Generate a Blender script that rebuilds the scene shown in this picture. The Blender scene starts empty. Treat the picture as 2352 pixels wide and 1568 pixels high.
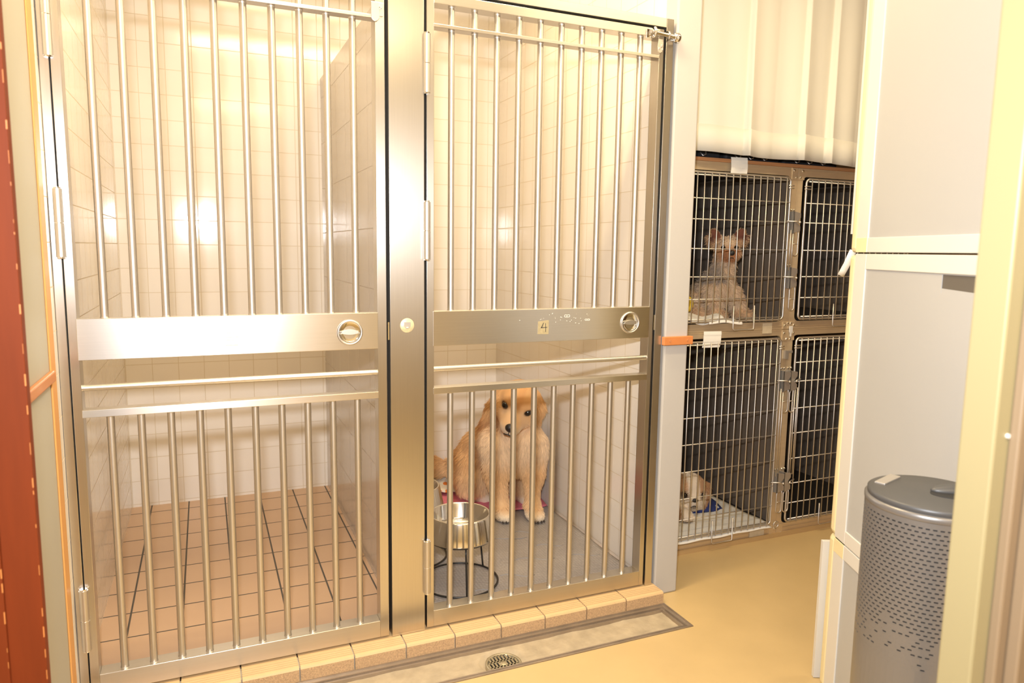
import bpy, math, random
import numpy as np
from mathutils import Vector, Matrix
PI = math.pi
random.seed(7)
scn = bpy.context.scene
col = scn.collection

# ------------------------------------------------------------------ helpers
class MB:
    """collects geometry for ONE mesh"""
    def __init__(s): s.v = []; s.f = []; s.sm = []; s.mi = []
    def add(s, v, f, smooth=False, mi=0):
        b = len(s.v); s.v += [tuple(map(float, p)) for p in v]
        for q in f:
            s.f.append(tuple(b+i for i in q)); s.sm.append(smooth); s.mi.append(mi)
    def box(s, x0, x1, y0, y1, z0, z1, mi=0):
        v = [(x, y, z) for z in (z0, z1) for y in (y0, y1) for x in (x0, x1)]
        s.add(v, [(0,2,3,1), (4,5,7,6), (0,1,5,4), (2,6,7,3), (0,4,6,2), (1,3,7,5)], mi=mi)
        return s
    def ring(s, c, a, b, r, n): return [c + (a*math.cos(2*PI*i/n) + b*math.sin(2*PI*i/n))*r for i in range(n)]
    def cyl(s, p, q, r, r2=None, n=20, cap=True, mi=0):
        p, q = Vector(p), Vector(q); r2 = r if r2 is None else r2
        d = (q-p).normalized(); a = d.orthogonal().normalized(); b = d.cross(a)
        A, B = s.ring(p, a, b, r, n), s.ring(q, a, b, r2, n)
        s.add(A+B, [(i, (i+1) % n, n+(i+1) % n, n+i) for i in range(n)], True, mi)
        if cap: s.add(A, [tuple(reversed(range(n)))], mi=mi); s.add(B, [tuple(range(n))], mi=mi)
        return s
    def tube(s, pts, r, n=10, closed=False, cap=True, mi=0):
        P = [Vector(p) for p in pts]; m = len(P); V = []; a = None
        for i in range(m):
            if closed: t = P[(i+1) % m]-P[i-1]
            else: t = P[min(i+1, m-1)]-P[max(i-1, 0)]
            t.normalize()
            a = t.orthogonal().normalized() if a is None else (a - t*a.dot(t)).normalized()
            V += s.ring(P[i], a, t.cross(a), r[i] if isinstance(r, (list, tuple)) else r, n)
        F = []
        for i in range(m if closed else m-1):
            j = (i+1) % m
            F += [(i*n+k, i*n+(k+1) % n, j*n+(k+1) % n, j*n+k) for k in range(n)]
        if cap and not closed: F += [tuple(reversed(range(n))), tuple((m-1)*n+k for k in range(n))]
        s.add(V, F, True, mi); return s
    def lathe(s, prof, c=(0, 0, 0), axis='Z', n=48, mi=0, smooth=True):
        """prof: list of (radius, height); split segments give hard edges"""
        c = Vector(c)
        def pt(r, h, t):
            x, y = r*math.cos(t), r*math.sin(t)
            return c + (Vector((x, y, h)) if axis == 'Z' else Vector((x, h, y)))
        V = []; F = []
        for (r, h) in prof: V += [pt(r, h, 2*PI*i/n) for i in range(n)]
        for j in range(len(prof)-1):
            for i in range(n):
                q = (j*n+i, j*n+(i+1) % n, (j+1)*n+(i+1) % n, (j+1)*n+i)
                F.append(q if axis == 'Z' else q[::-1])
        s.add(V, F, smooth, mi); return s
    def prism(s, poly, y0, y1, plane='XZ', mi=0):
        """closed polygon extruded; plane XZ -> along Y, XY -> along Z, YZ -> along X"""
        def pt(a, b, h): return (a, h, b) if plane == 'XZ' else ((a, b, h) if plane == 'XY' else (h, a, b))
        n = len(poly)
        V = [pt(a, b, y0) for a, b in poly] + [pt(a, b, y1) for a, b in poly]
        s.add(V, [tuple(range(n)), tuple(reversed(range(n, 2*n)))] + [((i+1) % n, i, n+i, n+(i+1) % n) for i in range(n)], mi=mi)
        return s
    def ball(s, c, r, n=16, mi=0, R=None):
        r = (r, r, r) if not isinstance(r, (list, tuple)) else r
        V = []; F = []; m = n//2
        for j in range(m+1):
            ph = PI*j/m
            for i in range(n):
                t = 2*PI*i/n
                p = Vector((r[0]*math.sin(ph)*math.cos(t), r[1]*math.sin(ph)*math.sin(t), r[2]*math.cos(ph)))
                if R is not None: p = R @ p
                V.append(p + Vector(c))
        for j in range(m):
            for i in range(n): F.append((j*n+i, (j+1)*n+i, (j+1)*n+(i+1) % n, j*n+(i+1) % n))
        s.add(V, F, True, mi); return s
    def build(s, name, mat, parent=None, bevel=0, org=None, recalc=True):
        o0 = Vector(org) if org is not None else (root_origin(parent) if parent else Vector((0, 0, 0)))
        me = bpy.data.meshes.new(name)
        me.from_pydata([tuple(Vector(p)-o0) for p in s.v], [], s.f)
        me.polygons.foreach_set('use_smooth', s.sm); me.polygons.foreach_set('material_index', s.mi)
        for m in (mat if isinstance(mat, (list, tuple)) else [mat]): me.materials.append(m)
        me.update()
        o = bpy.data.objects.new(name, me); col.objects.link(o)
        if parent: o.parent = parent
        else: o.location = o0
        if bevel:
            b = o.modifiers.new('bevel', 'BEVEL'); b.width = bevel; b.segments = 2; b.limit_method = 'ANGLE'; b.angle_limit = 0.6
            b.harden_normals = False
        return o

def root_origin(o):
    while o.parent: o = o.parent
    return Vector(o.location) if not o.get('_local') else Vector((0, 0, 0))
def thing(name, label, cat, loc=(0, 0, 0), rotz=0, group=None, local=False):
    o = bpy.data.objects.new(name, None); col.objects.link(o)
    o.location = loc; o.rotation_euler = (0, 0, rotz); o.empty_display_size = .05
    o['label'] = label; o['category'] = cat
    if group: o['group'] = group
    if local: o['_local'] = 1
    return o
def tag(o, label, cat, group=None):
    o['label'] = label; o['category'] = cat
    if group: o['group'] = group
    return o
def struct(o):
    o['kind'] = 'structure'; return o

# ------------------------------------------------------------------ materials
def new_mat(name):
    m = bpy.data.materials.new(name); m.use_nodes = True
    nt = m.node_tree; b = nt.nodes['Principled BSDF']
    return m, nt, b
def N(nt, t, **kw):
    n = nt.nodes.new(t)
    for k, v in kw.items():
        if k in n.inputs: n.inputs[k].default_value = v
        else: setattr(n, k, v)
    return n
def mat(name, c, rough=.5, metal=0, var=0, vscale=20, bump=0, bscale=200, aniso=0, tang=None, spec=None, stretch=None, coat=0, sheen=0):
    m, nt, b = new_mat(name); L = nt.links.new
    b.inputs['Base Color'].default_value = (*c, 1); b.inputs['Roughness'].default_value = rough; b.inputs['Metallic'].default_value = metal
    if spec is not None: b.inputs['Specular IOR Level'].default_value = spec
    if coat: b.inputs['Coat Weight'].default_value = coat
    if sheen: b.inputs['Sheen Weight'].default_value = sheen
    tc = N(nt, 'ShaderNodeTexCoord'); mp = N(nt, 'ShaderNodeMapping')
    L(tc.outputs['Object'], mp.inputs['Vector'])
    if stretch: mp.inputs['Scale'].default_value = stretch
    if var:
        n = N(nt, 'ShaderNodeTexNoise', Scale=vscale, Detail=5.0); L(mp.outputs[0], n.inputs['Vector'])
        mx = N(nt, 'ShaderNodeMix', data_type='RGBA')
        mx.inputs[6].default_value = tuple(max(0, x*(1-var)) for x in c)+(1,); mx.inputs[7].default_value = tuple(min(1, x*(1+var)) for x in c)+(1,)
        L(n.outputs['Fac'], mx.inputs[0]); L(mx.outputs[2], b.inputs['Base Color'])
    if bump:
        n2 = N(nt, 'ShaderNodeTexNoise', Scale=bscale, Detail=3.0); L(mp.outputs[0], n2.inputs['Vector'])
        bp = N(nt, 'ShaderNodeBump', Strength=bump, Distance=.002); L(n2.outputs['Fac'], bp.inputs['Height']); L(bp.outputs[0], b.inputs['Normal'])
    if aniso:
        b.inputs['Anisotropic'].default_value = aniso
        cv = N(nt, 'ShaderNodeCombineXYZ')
        for i in range(3): cv.inputs[i].default_value = tang[i]
        L(cv.outputs[0], b.inputs['Tangent'])
    return m
def tile_mat(name, axes, w, h, off, c1, c2, cm, mortar=.0017, rough=.1, bump=.35, mortar_rough=.7):
    m, nt, b = new_mat(name); L = nt.links.new
    g = N(nt, 'ShaderNodeNewGeometry'); sp = N(nt, 'ShaderNodeSeparateXYZ'); L(g.outputs['Position'], sp.inputs[0])
    cb = N(nt, 'ShaderNodeCombineXYZ')
    for i in range(2):
        ad = N(nt, 'ShaderNodeMath', operation='ADD'); ad.inputs[1].default_value = 40*(w, h)[i]-off[i]
        L(sp.outputs[axes[i]], ad.inputs[0]); L(ad.outputs[0], cb.inputs[i])
    br = N(nt, 'ShaderNodeTexBrick', offset=0.0, squash=1.0)
    br.inputs['Scale'].default_value = 1; br.inputs['Brick Width'].default_value = w; br.inputs['Row Height'].default_value = h
    br.inputs['Mortar Size'].default_value = mortar; br.inputs['Mortar Smooth'].default_value = .25; br.inputs['Bias'].default_value = 0
    br.inputs['Color1'].default_value = (*c1, 1); br.inputs['Color2'].default_value = (*c2, 1); br.inputs['Mortar'].default_value = (*cm, 1)
    L(cb.outputs[0], br.inputs['Vector']); L(br.outputs['Color'], b.inputs['Base Color'])
    mr = N(nt, 'ShaderNodeMapRange'); mr.inputs['To Min'].default_value = rough; mr.inputs['To Max'].default_value = mortar_rough
    L(br.outputs['Fac'], mr.inputs[0]); L(mr.outputs[0], b.inputs['Roughness'])
    inv = N(nt, 'ShaderNodeMath', operation='SUBTRACT'); inv.inputs[0].default_value = 1; L(br.outputs['Fac'], inv.inputs[1])
    n = N(nt, 'ShaderNodeTexNoise', Scale=9.0, Detail=1.0); L(g.outputs['Position'], n.inputs['Vector'])
    ad = N(nt, 'ShaderNodeMath', operation='MULTIPLY_ADD'); ad.inputs[1].default_value = .25; L(n.outputs['Fac'], ad.inputs[0]); L(inv.outputs[0], ad.inputs[2])
    bp = N(nt, 'ShaderNodeBump', Strength=bump, Distance=.0015); L(ad.outputs[0], bp.inputs['Height']); L(bp.outputs[0], b.inputs['Normal'])
    return m
def attr_mat(name, rough=.75, sheen=.2):
    m, nt, b = new_mat(name)
    a = N(nt, 'ShaderNodeAttribute', attribute_name='col'); nt.links.new(a.outputs['Color'], b.inputs['Base Color'])
    b.inputs['Roughness'].default_value = rough; b.inputs['Sheen Weight'].default_value = sheen; b.inputs['Specular IOR Level'].default_value = .25
    return m

STEEL = (.66, .63, .58)
M = {}
M['steel_v'] = mat('brushed steel upright', STEEL, .29, 1, var=.05, vscale=6, stretch=(60, 60, 1), aniso=.65, tang=(.7, .7, .02))
M['steel_h'] = mat('brushed steel crosswise', STEEL, .31, 1, var=.06, vscale=6, stretch=(1, 60, 60), aniso=.65, tang=(.02, .7, .7))
M['steel_bar'] = mat('satin steel bar', STEEL, .40, 1)
M['chrome'] = mat('polished chrome', (.85, .84, .82), .08, 1)
M['bowl'] = mat('polished bowl steel', (.78, .76, .72), .13, 1, aniso=0, tang=(0, 0, 1))
M['cage_steel'] = mat('cage frame steel', (.76, .61, .40), .45, .65, var=.12, vscale=9, stretch=(1, 8, 8))
M['lit_liner'] = mat('liner in lit tone', (.16, .125, .095), .45, .0, var=.12, vscale=3, stretch=(1, 1, 6))  # liner steel coloured lighter where light catches the cage sides
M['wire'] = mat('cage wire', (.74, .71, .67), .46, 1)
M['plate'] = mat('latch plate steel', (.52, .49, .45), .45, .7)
M['shaded_liner'] = mat('liner in shade tone', (.022, .019, .016), .4, .0, var=.2, vscale=3, spec=.4)  # liner steel coloured near black for the shade inside the cages
M['black_wire'] = mat('black coated wire', (.02, .018, .016), .35)
M['shadow_gap'] = mat('gap shade black', (.015, .012, .010), .8)  # black that stands for shade in narrow gaps and the drain hole
TILE, TILE2, GROUT = (.82, .765, .69), (.80, .74, .66), (.66, .575, .45)
M['tile_xz'] = tile_mat('cream wall tile back', (0, 2), .1035, .1035, (-.295, .055), TILE, TILE2, GROUT)
M['tile_yz'] = tile_mat('cream wall tile side', (1, 2), .1035, .1035, (1.46, .055), TILE, TILE2, GROUT)
M['tile_div'] = tile_mat('shade-toned divider tile', (1, 2), .2, .2, (1.46, .055), (.53, .48, .43), (.52, .47, .42), (.495, .445, .395), rough=.14)  # tile coloured darker, for the grazing light on the divider
M['tile_floor'] = tile_mat('tan floor tile', (0, 1), .150, .155, (-.070, .284), (.62, .42, .27), (.60, .405, .26), (.10, .085, .07), mortar=.0032, rough=.45, bump=.5)
M['curb'] = mat('tan nosing tile', (.62, .43, .225), .55, var=.06, vscale=30, bump=.15, bscale=900)
M['curb_face'] = mat('speckled nosing tile', (.54, .36, .20), .85, var=.5, vscale=230, bump=.9, bscale=500)
M['grout'] = mat('grey grout', (.36, .32, .25), .9, var=.3, vscale=60)
M['floor'] = mat('yellow vinyl floor', (.57, .415, .20), .38, var=.09, vscale=7, bump=.05, bscale=300)
M['plaster'] = mat('cream painted plaster', (.48, .46, .43), .7, var=.03, vscale=5, bump=.12, bscale=160)
M['beige'] = mat('beige wall board', (.43, .41, .34), .55, var=.03, vscale=3)
M['front_wall'] = mat('pale yellow wall', (.80, .70, .50), .7)
M['dark_wall'] = mat('dark brown unseen wall', (.26, .17, .10), .5, var=.15, vscale=4)  # dark tone of unseen walls, darkens what the steel reflects
M['ceiling'] = mat('ceiling board', (.85, .78, .66), .8)
M['wood_brown'] = mat('red brown varnished wood', (.155, .026, .004), .6, spec=.2, var=.22, vscale=5, stretch=(12, 12, 1))
M['wood_worn'] = mat('worn varnish edge', (.55, .20, .05), .5, var=.45, vscale=16, stretch=(3, 3, 1.2))
M['wood_orange'] = mat('orange wood strip', (.66, .33, .10), .45, var=.18, vscale=5, stretch=(25, 25, 1))
M['wood_red'] = mat('reddish wood rail', (.52, .21, .08), .45, var=.15, vscale=6, stretch=(1, 1, 20))
M['wood_bump'] = mat('orange brown bumper', (.60, .22, .07), .4, var=.1, vscale=30)
M['base'] = mat('tan skirting', (.50, .33, .15), .5)
M['ply'] = mat('plywood edge', (.47, .22, .09), .6, var=.35, vscale=9, stretch=(1, 1, 45))
M['cream_jamb'] = mat('cream painted jamb', (.31, .26, .135), .4, var=.02, vscale=4)
M['shaded_jamb'] = mat('jamb paint in shade tone', (.24, .17, .10), .45, var=.05, vscale=4, stretch=(10, 10, 1))  # same jamb, coloured darker for its faces in grazing light
M['curtain'] = mat('cream curtain cloth', (.73, .70, .60), .85, bump=.1, bscale=700, sheen=.15)
M['white_plastic'] = mat('white plastic frame', (.68, .66, .61), .35)
M['cream_plastic'] = mat('cream plastic drawer front', (.80, .70, .42), .4)
M['grey_panel'] = mat('warm grey plastic panel', (.44, .44, .43), .42, var=.02, vscale=3)
M['notch'] = mat('dark handle recess', (.12, .105, .085), .5)
M['bin'] = mat('graphite metallic paint', (.23, .22, .21), .36, .55)
M['bin_lid'] = mat('graphite lid plastic', (.085, .085, .085), .42, .2)
M['bin_in'] = mat('black bin liner', (.02, .02, .022), .6)
M['paper'] = mat('white paper', (.90, .87, .78), .8)
M['ink'] = mat('faint pencil', (.74, .71, .63), .8)
M['black_ink'] = mat('black marker', (.05, .045, .04), .6)
M['tape'] = mat('yellowed clear tape', (.60, .50, .34), .3, var=.2, vscale=60)
M['sticker'] = mat('yellowed sticker', (.42, .35, .20), .3, var=.3, vscale=80)
M['glue'] = mat('glue residue', (.80, .66, .40), .45, .35, var=.35, vscale=150)
M['scratch'] = mat('white scuff', (.86, .84, .78), .7)
def bubble_mat():
    m, nt, b = new_mat('grey bubble mat'); L = nt.links.new
    tc = N(nt, 'ShaderNodeTexCoord'); v = N(nt, 'ShaderNodeTexVoronoi', Scale=95.0); v.inputs['Randomness'].default_value = .25; L(tc.outputs['Object'], v.inputs['Vector'])
    r = N(nt, 'ShaderNodeValToRGB'); r.color_ramp.elements[0].color = (.43, .395, .375, 1); r.color_ramp.elements[1].position = .8; r.color_ramp.elements[1].color = (.30, .27, .25, 1)
    L(v.outputs['Distance'], r.inputs[0]); L(r.outputs[0], b.inputs['Base Color']); b.inputs['Roughness'].default_value = .38
    i = N(nt, 'ShaderNodeMath', operation='SUBTRACT'); i.inputs[0].default_value = 1; L(v.outputs['Distance'], i.inputs[1])
    bp = N(nt, 'ShaderNodeBump', Strength=.8, Distance=.003); L(i.outputs[0], bp.inputs['Height']); L(bp.outputs[0], b.inputs['Normal'])
    return m
M['mat_grey'] = bubble_mat()
M['pink'] = mat('pink towelling', (.75, .20, .26), .95, var=.25, vscale=45, bump=.8, bscale=400)
M['pad_white'] = mat('white pet pad', (.82, .79, .72), .85, var=.05, vscale=14, bump=.5, bscale=25)
M['navy'] = mat('navy blanket', (.025, .04, .16), .95, bump=.6, bscale=300)
M['sand'] = mat('cement drain bed', (.40, .33, .23), .85, var=.35, vscale=22, bump=.7, bscale=90)
M['channel'] = mat('drain channel metal', (.44, .37, .30), .4, .75, var=.25, vscale=14)
M['grate'] = mat('worn bronze grate', (.40, .35, .24), .42, .6, var=.25, vscale=60)
M['eye'] = mat('dark wet eye', (.012, .008, .006), .05)
M['nose'] = mat('black nose leather', (.018, .015, .014), .35, bump=.4, bscale=600)
M['claw'] = mat('dark claw', (.06, .045, .035), .4)
M['yellow'] = mat('yellow bandage', (.75, .55, .05), .7)
M['fur'] = attr_mat('dog coat'); M['skin'] = attr_mat('dog skin', .85, .1)

def pattern_mat():
    m, nt, b = new_mat('white blanket with orange print'); L = nt.links.new
    tc = N(nt, 'ShaderNodeTexCoord'); v = N(nt, 'ShaderNodeTexVoronoi', Scale=13.0); L(tc.outputs['Object'], v.inputs['Vector'])
    r = N(nt, 'ShaderNodeValToRGB'); r.color_ramp.interpolation = 'CONSTANT'
    r.color_ramp.elements[0].color = (.80, .22, .03, 1); r.color_ramp.elements[1].position = .30; r.color_ramp.elements[1].color = (.84, .76, .62, 1)
    L(v.outputs['Distance'], r.inputs[0]); L(r.outputs[0], b.inputs['Base Color']); b.inputs['Roughness'].default_value = .9
    return m
M['print'] = pattern_mat()

# ------------------------------------------------------------------ the setting
XL, XR, YB, ZC, CF = -.297, 1.42, 1.46, 2.5, .043     # left wall, kennel right wall, back wall, ceiling, kennel floor
struct(MB().box(-1.3, 3.3, -3.3, 1.6, -.10, -.045).build('floor_slab', M['grout']))
fl = MB()
fl.box(-1.3, 3.3, -3.3, -.222, -.045, 0); fl.box(1.4345, 3.3, -.222, 1.6, -.045, 0); fl.box(-1.3, 1.4345, -.058, 0.0, -.045, 0); fl.box(-1.3, -.6, -.222, -.058, -.045, 0)
struct(fl.build('floor', M['floor']))
struct(MB().box(XL, XR+.01, .0605, YB, -.045, CF).build('floor_kennel', M['tile_floor']))
struct(MB().box(-1.3, 3.3, -3.3, 1.6, ZC, ZC+.05).build('ceiling', M['ceiling']))
struct(MB().box(XL-.1, 1.53, YB, YB+.08, 0, ZC).build('wall_back', M['tile_xz']))
struct(MB().box(XL-.08, XL, -.045, YB, 0, ZC).build('wall_kennel_left', M['tile_yz']))
struct(MB().box(XL-.08, XL, -.75, -.045, 0, ZC).build('wall_left', M['beige']))
struct(MB().box(.545, .575, .10, YB, CF, 1.945).build('wall_divider', M['tile_div']))
struct(MB().box(XR, XR+.012, .062, YB, 0, ZC).build('wall_kennel_right', M['tile_yz']))
struct(MB().box(XR+.012, 1.527, -.002, YB, 0, ZC).build('wall_pier', M['plaster'], bevel=.006))
struct(MB().box(1.75, 3.3, -1.66, -1.60, 0, ZC).build('wall_added_dark', M['dark_wall']))  # unseen wall added to darken reflections in the right steel uprights
struct(MB().box(1.53, 3.3, 1.1, 1.2, 0, ZC).build('wall_far', M['plaster']))
struct(MB().box(3.3, 3.4, -3.3, 1.6, 0, ZC).build('wall_right', M['dark_wall']))  # out of view, coloured dark for the same steel reflections
struct(MB().box(-1.3, 3.3, -3.4, -3.3, 0, ZC).build('wall_front', M['front_wall']))
struct(MB().box(-1.4, -1.3, -3.3, -.7, 0, ZC).build('wall_side', M['plaster']))
struct(MB().box(-1.3, XL, -.75, -.70, 0, ZC).build('wall_doorway', M['plaster']))
# left wall woodwork
struct(MB().box(XL, XL+.004, -.112, -.060, 0, ZC).build('trim_1', M['wood_orange'], bevel=.002))
struct(MB().box(XL, XL+.012, -.75, -.112, .884, .908).build('trim_2', M['wood_red'], bevel=.003))
# varnished door casing (left of the camera)
c = MB(); c.box(-.42, -.2135, -.757, -.735, 0, ZC); c.box(-.42, -.259, -.766, -.757, 0, ZC)
cas = struct(c.build('trim_3', M['wood_brown'], bevel=.0015))
e = MB()
for (xx, yy) in ((-.2143, -.7575), (-.2597, -.7665)):
    z = .1
    while z < 2.2:
        l = random.uniform(.003, .020); w = random.uniform(.0002, .0009)
        e.box(xx-w, xx+w, yy-.0004, yy+.001, z, z+l); z += l+random.uniform(.003, .06)
e.build('worn_edge', M['wood_worn'], cas)
# cream door jamb (right, close to the camera)
j = MB(); j.box(.861, .945, -1.455, -1.413, 0, ZC, 0); j.box(.885, .945, -1.468, -1.455, 0, ZC, 1); j.box(.90, .945, -1.484, -1.468, 0, ZC, 1)
jm = struct(j.build('trim_4', [M['cream_jamb'], M['shaded_jamb']], bevel=.003))
MB().cyl((.8785+.004, -1.4550, .985), (.8825, -1.4575, .985), .003, n=14).build('screw', M['white_plastic'], jm)
# nosing tile curb
CU0 = .0821; YC = -.06
cu = MB(); cu.box(XL, CU0+.15*9, -.054, .0, 0, CF-.004, 2)
k = -3
while True:
    x0 = CU0+.15*k+.002; x1 = CU0+.15*(k+1)-.002; k += 1
    x0 = max(x0, XL)
    if x0 > 1.42: break
    x1 = min(x1, 1.432)
    prof = [(.06, 0.001), (YC, .001), (YC, CF-.007), (YC+.003, CF-.002), (YC+.009, CF)]
    for g in range(4):
        y = YC+.013+g*.010
        prof += [(y, CF), (y+.0006, CF-.003), (y+.0030, CF-.003), (y+.0036, CF)]
    prof += [(.06, CF)]
    n = len(prof)
    V = [(x0, a, b) for a, b in prof]+[(x1, a, b) for a, b in prof]
    for i in range(n):
        i2 = (i+1) % n
        cu.add([V[i], V[i2], V[n+i2], V[n+i]], [(0, 1, 2, 3)], mi=1 if i in (1,) else 0)
    cu.add(V[:n], [tuple(reversed(range(n)))], mi=1); cu.add(V[n:], [tuple(range(n))], mi=1)
struct(cu.build('trim_5', [M['curb'], M['curb_face'], M['grout']]))
# brown bumper rail on the pier
b = MB().box(1.4205, 1.5365, -.018, -.002, .884, .912)
bp = struct(b.build('trim_6', M['wood_bump'], bevel=.002))
MB().cyl((1.444, -.0175, .898), (1.444, -.0195, .898), .004, n=12).cyl((1.515, -.0175, .898), (1.515, -.0195, .898), .004, n=12).build('screw', M['wood_red'], bp)

# ------------------------------------------------------------------ floor drain
d = thing('floor_drain', 'open rectangular trench drain with metal rim along the tiled curb', 'drain', (.5, -.14, 0))
X0, X1, Y0, Y1 = -.6, 1.4335, -.221, -.0605
f = MB()
def rim(m, a, w, z0, z1):
    m.box(X0, X1-a, Y0+a, Y0+a+w, z0, z1); m.box(X0, X1-a, Y1-a-w, Y1-a, z0, z1); m.box(X1-a-w, X1-a, Y0+a+w, Y1-a-w, z0, z1)
rim(f, .0, .003, -.03, .0025); rim(f, .003, .012, -.03, -.003); rim(f, .015, .0025, -.03, .000); rim(f, .0175, .007, -.035, -.008); rim(f, .0245, .002, -.035, -.005)
f.build('channel_rim', M['channel'], d)
# bed: grid with noise and a sunken round hole
bed = MB(); nx, ny = 150, 14; xa, xb, ya, yb = X0, X1-.02, Y0+.02, Y1-.02
GX, GY, GR = .799, -.160, .054
rnd = np.random.RandomState(3); hz = rnd.rand(nx+1, ny+1)*.0022
V = []
for i in range(nx+1):
    for q in range(ny+1):
        x = xa+(xb-xa)*i/nx; y = ya+(yb-ya)*q/ny
        z = -.0155+hz[i, q]*.7
        if q >= ny-1: z += .003*(.5+.5*math.sin(x*31))*abs(math.sin(x*13+1))
        r = math.hypot(x-GX, y-GY)
        if r < GR+.010: z = -.030
        V.append((x, y, z))
bed.add(V, [(i*(ny+1)+q, (i+1)*(ny+1)+q, (i+1)*(ny+1)+q+1, i*(ny+1)+q+1) for i in range(nx) for q in range(ny)], True)
bed.build('channel_bed', M['sand'], d)
g = MB(); zt = -.0165
g.lathe([(GR, -.031), (GR, zt), (GR-.004, zt+.001), (GR-.007, zt), (GR-.007, -.031)], (GX, GY, 0), n=40)
g.lathe([(.0001, zt+.002), (.009, zt+.0015), (.011, zt)], (GX, GY, 0), n=20)
# plate with slots: rows of bars
rows = 7
for r in range(rows):
    y = GY-GR+.011+(2*GR-.022)*r/(rows-1)
    hw = math.sqrt(max(0, (GR-.006)**2-(y-GY)**2))
    if r % 2 == 0:
        g.box(GX-hw, GX+hw, y-.0028, y+.0028, zt-.004, zt)
for r in range(3):
    ya_ = GY-GR+.011+(2*GR-.022)*(2*r)/(rows-1); yb_ = ya_+(2*GR-.022)*2/(rows-1)
    x = GX-GR+.010
    while x < GX+GR-.008:
        if math.hypot(x-GX, max(abs(ya_-GY), abs(yb_-GY))) < GR+.004: g.box(x-.0026, x+.0026, ya_, yb_, zt-.004, zt)
        x += .0105
gr = g.build('drain_grate', M['grate'], d)
MB().cyl((GX, GY, -.0305), (GX, GY, -.0295), GR-.006, n=32).build('drain_hole', M['shadow_gap'], gr)  # black disc stands for the shade down the hole

# ------------------------------------------------------------------ stainless frame and gates
ZT = 1.905
fr = thing('gate_frame', 'fixed stainless steel frame with a wide middle post between the two barred gates', 'frame', (.55, .03, 0))
MB().box(XL+.001, -.2765, -.001, .06, CF, 2.3).build('left_jamb', M['steel_v'], fr, .0012)
MB().box(.5055, .6055, -.001, .10, CF+.001, 2.3).build('middle_post', M['steel_v'], fr, .0015)
MB().box(1.3925, 1.4195, -.001, .06, CF+.001, ZT+.012).build('right_jamb', M['steel_v'], fr, .0012)
MB().box(.6065, 1.392, -.001, .06, 1.889, ZT+.012).build('head_rail', M['steel_h'], fr, .0012)
MB().box(XL+.001, .505, -.001, .06, 1.91, 1.94).build('head_rail', M['steel_h'], fr, .0012)
st = MB()   # rebate stops coloured black for the shade in the gate gaps
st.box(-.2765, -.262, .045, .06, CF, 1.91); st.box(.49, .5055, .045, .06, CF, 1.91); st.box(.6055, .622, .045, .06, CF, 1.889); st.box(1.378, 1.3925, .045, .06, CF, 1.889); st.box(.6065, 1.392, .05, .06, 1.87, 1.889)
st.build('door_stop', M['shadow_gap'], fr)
h = MB().lathe([(.0001, -.0022), (.019, -.0022), (.0205, -.001)], (.5544, 0, .9743), 'Y', 28)
hk = h.build('glue_mark', M['glue'], fr); hk['label'] = 'round yellowed glue mark'
MB().prism([(.545, .984), (.564, .984), (.564, .972), (.558, .965), (.551, .965), (.545, .972)], -.0042, -.002).cyl((.5544, -.004, .967), (.5544, -.010, .969), .0022, n=10).build('hook_plate', M['steel_bar'], hk)
MB().box(.4985, .503, -.003, .0, .935, .985).build('strike_plate', M['chrome'], fr)
MB().box(1.3885, 1.3925, .002, .004, .935, .985).build('strike_plate', M['chrome'], fr)

PT, PB, RT, RB, BT, BB = 1.0127, .9116, .7886, .770, .1003, .050
def ring_pull(cx, cz, r, parent):
    m = MB().lathe([(r*1.0, -.001), (r*1.0, -.004), (r*.97, -.0065), (r*.90, -.0075), (r*.82, -.0060), (r*.80, -.003)], (cx, 0, cz), 'Y', 48)
    rp = m.build('ring_pull', M['steel_bar'], parent)
    MB().lathe([(r*.80, -.003), (r*.74, -.0022), (r*.3, -.0018), (.0001, -.0018)], (cx, 0, cz), 'Y', 40).build('pull_dish', M['chrome'], rp)
    poly = []
    for i in range(13):
        t = i/12; poly.append((cx-r*.66+r*1.32*t, cz+r*.09+r*.16*math.sin(PI*t)))
    for i in range(13):
        t = 1-i/12; poly.append((cx-r*.66+r*1.32*t, cz-r*.09-r*.10*math.sin(PI*t)))
    MB().prism(poly[::-1], -.0075, -.0035).build('flip_grip', M['steel_bar'], rp, .0008)
    pts = [(cx+r*.70*math.cos(t), -.0055, cz-.02*r+r*.70*math.sin(t)) for t in [PI+PI*i/20 for i in range(21)]]
    MB().tube(pts, r*.045, 8).build('ring', M['chrome'], rp)
    return rp
def hinge(x, z0, z1, parent):
    zm = (z0+z1)/2; r = .0105; y = -.0085
    m = MB().cyl((x, y, z0), (x, y, zm-.001), r, n=24).cyl((x, y, zm+.001), (x, y, z1), r, n=24)
    o = m.build('hinge', M['steel_bar'], parent, .0008)
    MB().cyl((x, y, zm-.002), (x, y, zm+.002), r*.93, n=20).build('hinge_washer', M['chrome'], o)
    for q in (z0-.004, z1): MB().cyl((x, y, q), (x, y, q+.004), r*.8, n=20).build('hinge_cap', M['chrome'], o)
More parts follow.
